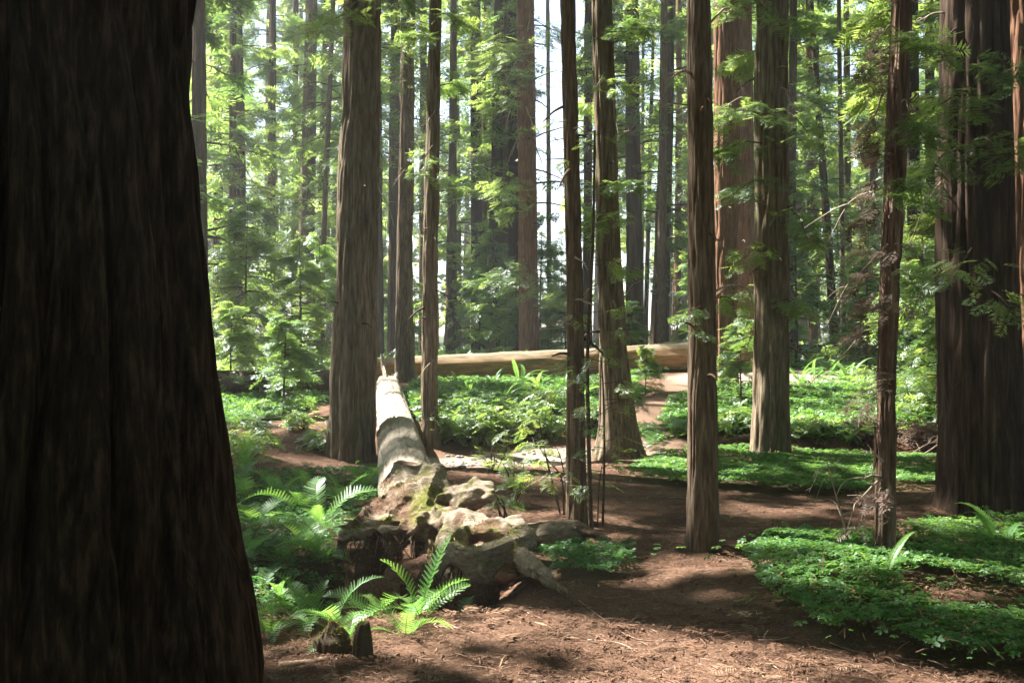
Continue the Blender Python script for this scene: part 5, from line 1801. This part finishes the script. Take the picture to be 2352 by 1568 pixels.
# foliage and dead branches on particular trees
for k, a in enumerate([
    ('H', 1770, 285, 1650, 262, -1.2, 46, 0.34), ('H', 1760, 330, 1660, 350, -0.8, 40, 0.32), ('H', 1775, 420, 1690, 440, -1.0, 34, 0.30), ('H', 1780, 240, 1870, 330, -0.9, 36, 0.32),
    ('H', 1800, 470, 1860, 560, -0.7, 34, 0.30), ('H', 1760, 560, 1700, 600, -0.6, 22, 0.28), ('H', 1770, 30, 1660, 20, -1.2, 40, 0.34), ('H', 1790, 690, 1850, 720, -0.6, 26, 0.26),
    ('H', 1760, 120, 1690, 150, 0.8, 34, 0.34), ('H', 1780, 30, 1830, 75, -1.0, 30, 0.3), ('H', 1750, 690, 1715, 800, 0.9, 26, 0.26),
    ('E', 1395, 430, 1450, 420, -0.6, 38, 0.30), ('E', 1400, 480, 1360, 520, -0.5, 24, 0.28), ('E', 1405, 640, 1450, 620, -0.6, 22, 0.24), ('E', 1415, 760, 1455, 770, -0.5, 18, 0.22), ('E', 1390, 250, 1330, 240, 0.6, 30, 0.3),
    ('E', 1385, 100, 1470, 60, -0.8, 40, 0.32), ('E', 1385, 180, 1440, 230, -0.7, 34, 0.3), ('E', 1420, 860, 1440, 900, -0.4, 10, 0.2),
    ('C', 1000, 380, 1040, 440, -0.6, 26, 0.26), ('C', 998, 330, 960, 400, -0.6, 22, 0.26), ('C', 1000, 90, 950, 80, -0.8, 40, 0.30), ('C', 1000, 200, 1050, 190, 0.5, 30, 0.3), ('C', 1005, 30, 1070, 60, -0.7, 40, 0.3),
    ('B', 938, 90, 900, 170, -1.5, 44, 0.36), ('B', 938, 30, 985, 100, -1.5, 44, 0.36), ('B', 936, 180, 890, 230, -1.2, 36, 0.34), ('B', 935, 40, 870, 60, -1.0, 40, 0.36),
    ('A', 835, 30, 740, 60, -1.0, 40, 0.32), ('A', 835, -30, 920, 20, -1.2, 40, 0.32),
    ('I', 2060, 260, 2130, 330, -0.4, 30, 0.22), ('I', 2050, 420, 2110, 470, -0.4, 26, 0.22), ('I', 2065, 180, 1990, 230, 0.5, 30, 0.24), ('I', 2070, 90, 2140, 120, -0.5, 30, 0.24), ('I', 2045, 620, 2100, 660, -0.3, 18, 0.18), ('I', 2072, 30, 1990, 60, 0.6, 34, 0.24),
    ('J', 2240, 130, 2330, 190, -1.0, 40, 0.30), ('J', 2230, 200, 2130, 260, -1.0, 44, 0.30), ('J', 2240, 300, 2340, 380, -1.1, 40, 0.28), ('J', 2240, 560, 2190, 640, -0.9, 20, 0.22), ('J', 2250, 660, 2330, 720, -0.9, 20, 0.22), ('J', 2225, 340, 2140, 400, -0.7, 36, 0.28), ('J', 2220, 480, 2120, 520, 0.6, 36, 0.28),
    ('F', 1620, 700, 1580, 730, -0.3, 8, 0.16), ('F', 1632, 690, 1690, 700, 0.5, 16, 0.18), ('F', 1620, 780, 1590, 760, -0.3, 8, 0.14),
    ('G', 1672, 690, 1730, 670, -1.5, 20, 0.3), ('m1', 1206, 60, 1130, 130, -3.0, 70, 0.6), ('m1', 1206, 130, 1140, 240, -3.0, 60, 0.6), ('m1', 1212, 420, 1150, 440, -3.0, 50, 0.5), ('m1', 1215, 600, 1150, 640, -3.0, 50, 0.5), ('m1', 1217, 660, 1280, 690, -2.5, 46, 0.5),
    ('m1', 1208, 40, 1280, 100, 2.0, 30, 0.5), ('m5', 1530, 200, 1600, 180, -2.0, 50, 0.6), ('m5', 1535, 90, 1620, 60, -2.0, 60, 0.6), ('m4', 1452, 60, 1540, 80, -2.0, 60, 0.6), ('m4', 1452, 250, 1500, 300, -2.0, 50, 0.55),
    ('m7', 705, 500, 760, 520, -2.5, 50, 0.55), ('m7', 702, 560, 640, 590, -2.5, 50, 0.55), ('m7', 700, 650, 770, 640, -2.5, 50, 0.5), ('m7', 700, 720, 650, 760, -2.5, 40, 0.5),
]):
    add_branch(*a, seed=500 + k, r=0.014 if a[0] not in 'FI' else 0.007)
for k, a in enumerate([
    ('H', 1760, 250, 1640, 262, -1.2), ('H', 1775, 200, 1860, 290, -0.8), ('F', 1585, 168, 1530, 190, -0.2), ('F', 1640, 690, 1700, 660, 0.5), ('F', 1640, 670, 1730, 700, 0.6), ('F', 1625, 60, 1690, 20, 0.3),
    ('m1', 1206, 120, 1150, 220, -1.5), ('m1', 1208, 200, 1160, 300, -1.5), ('m1', 1206, 60, 1175, 160, -1.5), ('m1', 1210, 320, 1165, 380, -1.5), ('m1', 1206, 240, 1240, 330, -1.5), ('m1', 1208, 90, 1230, 20, -1.0),
    ('D', 1310, 720, 1290, 750, -0.2), ('D', 1320, 590, 1350, 620, -0.2), ('D', 1318, 690, 1360, 700, -0.2), ('D', 1312, 745, 1240, 760, 0.3),
    ('C', 1000, 250, 975, 330, -0.4), ('B', 938, 380, 900, 430, -0.5), ('E', 1392, 200, 1425, 330, -0.4), ('E', 1388, 150, 1350, 260, -0.4), ('J', 2170, 30, 2090, 60, 0.2), ('H', 1770, 480, 1720, 470, -0.4), ('C', 1003, 820, 960, 870, -0.3),
    ('I', 2025, 1100, 1970, 1150, -0.2), ('I', 2020, 1095, 1980, 1100, -0.2), ('I', 2030, 1060, 1990, 1040, -0.2), ('I', 2040, 560, 1890, 770, 0.6), ('I', 2045, 420, 1900, 560, 0.8), ('I', 2025, 700, 1900, 850, 0.5), ('I', 2060, 200, 1960, 330, 0.7), ('H', 1800, 300, 1900, 470, -0.5), ('H', 1745, 640, 1690, 600, -0.5),
    ('J', 2160, 420, 2090, 560, -0.3), ('J', 2160, 620, 2080, 760, 0.4), ('E', 1420, 700, 1480, 640, -0.3), ('E', 1400, 330, 1450, 300, -0.4), ('B', 936, 250, 960, 330, -0.4), ('A', 868, 420, 905, 520, -0.3), ('C', 985, 560, 950, 500, -0.3)]):
    add_dead(*a, seed=700 + k, r=0.011 if a[0] not in ('m1',) else 0.03)

rg = np.random.default_rng(1234)
for key, cnt in (('A', 7), ('B', 8), ('C', 8), ('D', 6), ('E', 8), ('F', 7), ('G', 8), ('G2', 6), ('H', 9), ('J', 6), ('m1', 10), ('m4', 6), ('m7', 8)):
    root, rows, off, ax, d = TREES[key]
    zmax = CAM_Z + 784 / FD * d
    for k in range(cnt):
        z = rg.uniform(0.25, 1.0) * zmax
        xx, yy = ax(np.array([z]))
        a = rg.uniform(3.0, 6.4)
        rr = np.interp(z, [r_[0] for r_ in rows], [r_[3] for r_ in rows])
        b = np.array([xx[0] + math.cos(a) * rr * 0.9, yy[0] + math.sin(a) * rr * 0.9, z])
        l = rg.uniform(0.05, 0.30) * (0.5 + d / 20)
        dr = np.array([math.cos(a), math.sin(a), rg.uniform(-0.7, 0.3)])
        e_ = b + dr * l + np.array([0, 0, -0.15 * l])
        rb_ = rg.uniform(0.008, 0.018) * (0.6 + d / 25)
        V, Q, T = tube(curve([b, (b + e_) / 2 + np.array([0, 0, 0.1 * l]), e_], 5), np.linspace(rb_, rb_ * 0.4, 5), 5)
        part('branch_stub', mesh_np('branch_stub', V - np.array(off), T, Q, True, None, [M['stick' if k % 3 == 0 else 'twig']]), root)

# shaggy withered tufts hanging on the thin trunk
root, rows, off, ax, dI = TREES['I']
rg = np.random.default_rng(88)
for k in range(48):
    z = rg.uniform(0.35, 5.2) if k < 34 else rg.uniform(1.7, 3.6)
    if 0.75 < z < 1.0:
        continue
    xx, yy = ax(np.array([z]))
    a = rg.uniform(2.3, 4.7)
    rr = np.interp(z, [r_[0] for r_ in rows], [r_[3] for r_ in rows])
    b = np.array([xx[0] + math.cos(a) * rr, yy[0] + math.sin(a) * rr, z])
    l = rg.uniform(0.05, 0.20)
    e_ = b + np.array([math.cos(a) * l, math.sin(a) * l, -l * rg.uniform(0.1, 0.9)])
    mb = make_branch(b, e_, 0.25, int(rg.integers(6, 14)), 0.13, rg, 0.004, SPRAY_FINE, 0.35)
    hang('withered_tuft', mb, root, off, 'dead_leaf', 'dead_twig')
for k in range(26):     # peeling bark strips
    z = rg.uniform(0.1, 4.6)
    xx, yy = ax(np.array([z]))
    a = rg.uniform(2.4, 5.4)
    rr = np.interp(z, [r_[0] for r_ in rows], [r_[3] for r_ in rows])
    p = [np.array([xx[0] + math.cos(a + 0.1 * q) * (rr + 0.004 + 0.012 * abs(q)), yy[0] + math.sin(a + 0.1 * q) * (rr + 0.004 + 0.012 * abs(q)), z + q * rg.uniform(0.08, 0.2)]) for q in (-1, 0, 1)]
    V, Q, T = tube(curve(p, 6), [0.004, 0.011, 0.013, 0.012, 0.009, 0.003], 4)
    part('bark_strip', mesh_np('bark_strip', V - np.array(off), T, Q, False, None, [M['bark_shaggy']]), root)

# ------------------------------------------------------------------ haze
if USE_HAZE:
    m, nt, out = newmat('haze')
    vp = nt.nodes.new('ShaderNodeVolumePrincipled')
    vp.inputs['Color'].default_value = (0.93, 0.97, 1.0, 1)
    vp.inputs['Density'].default_value = 0.0011
    vp.inputs['Anisotropy'].default_value = 0.35
    nt.links.new(vp.outputs[0], out.inputs['Volume'])
    V = np.array([[sx_, sy_, sz_] for sx_ in (-310, 310) for sy_ in (-130, 430) for sz_ in (-3, 75)], float)
    Q = [[0, 1, 3, 2], [4, 6, 7, 5], [0, 4, 5, 1], [2, 3, 7, 6], [0, 2, 6, 4], [1, 5, 7, 3]]
    solo('haze', mesh_np('haze', V, None, Q, False, None, [m]), kind='stuff')
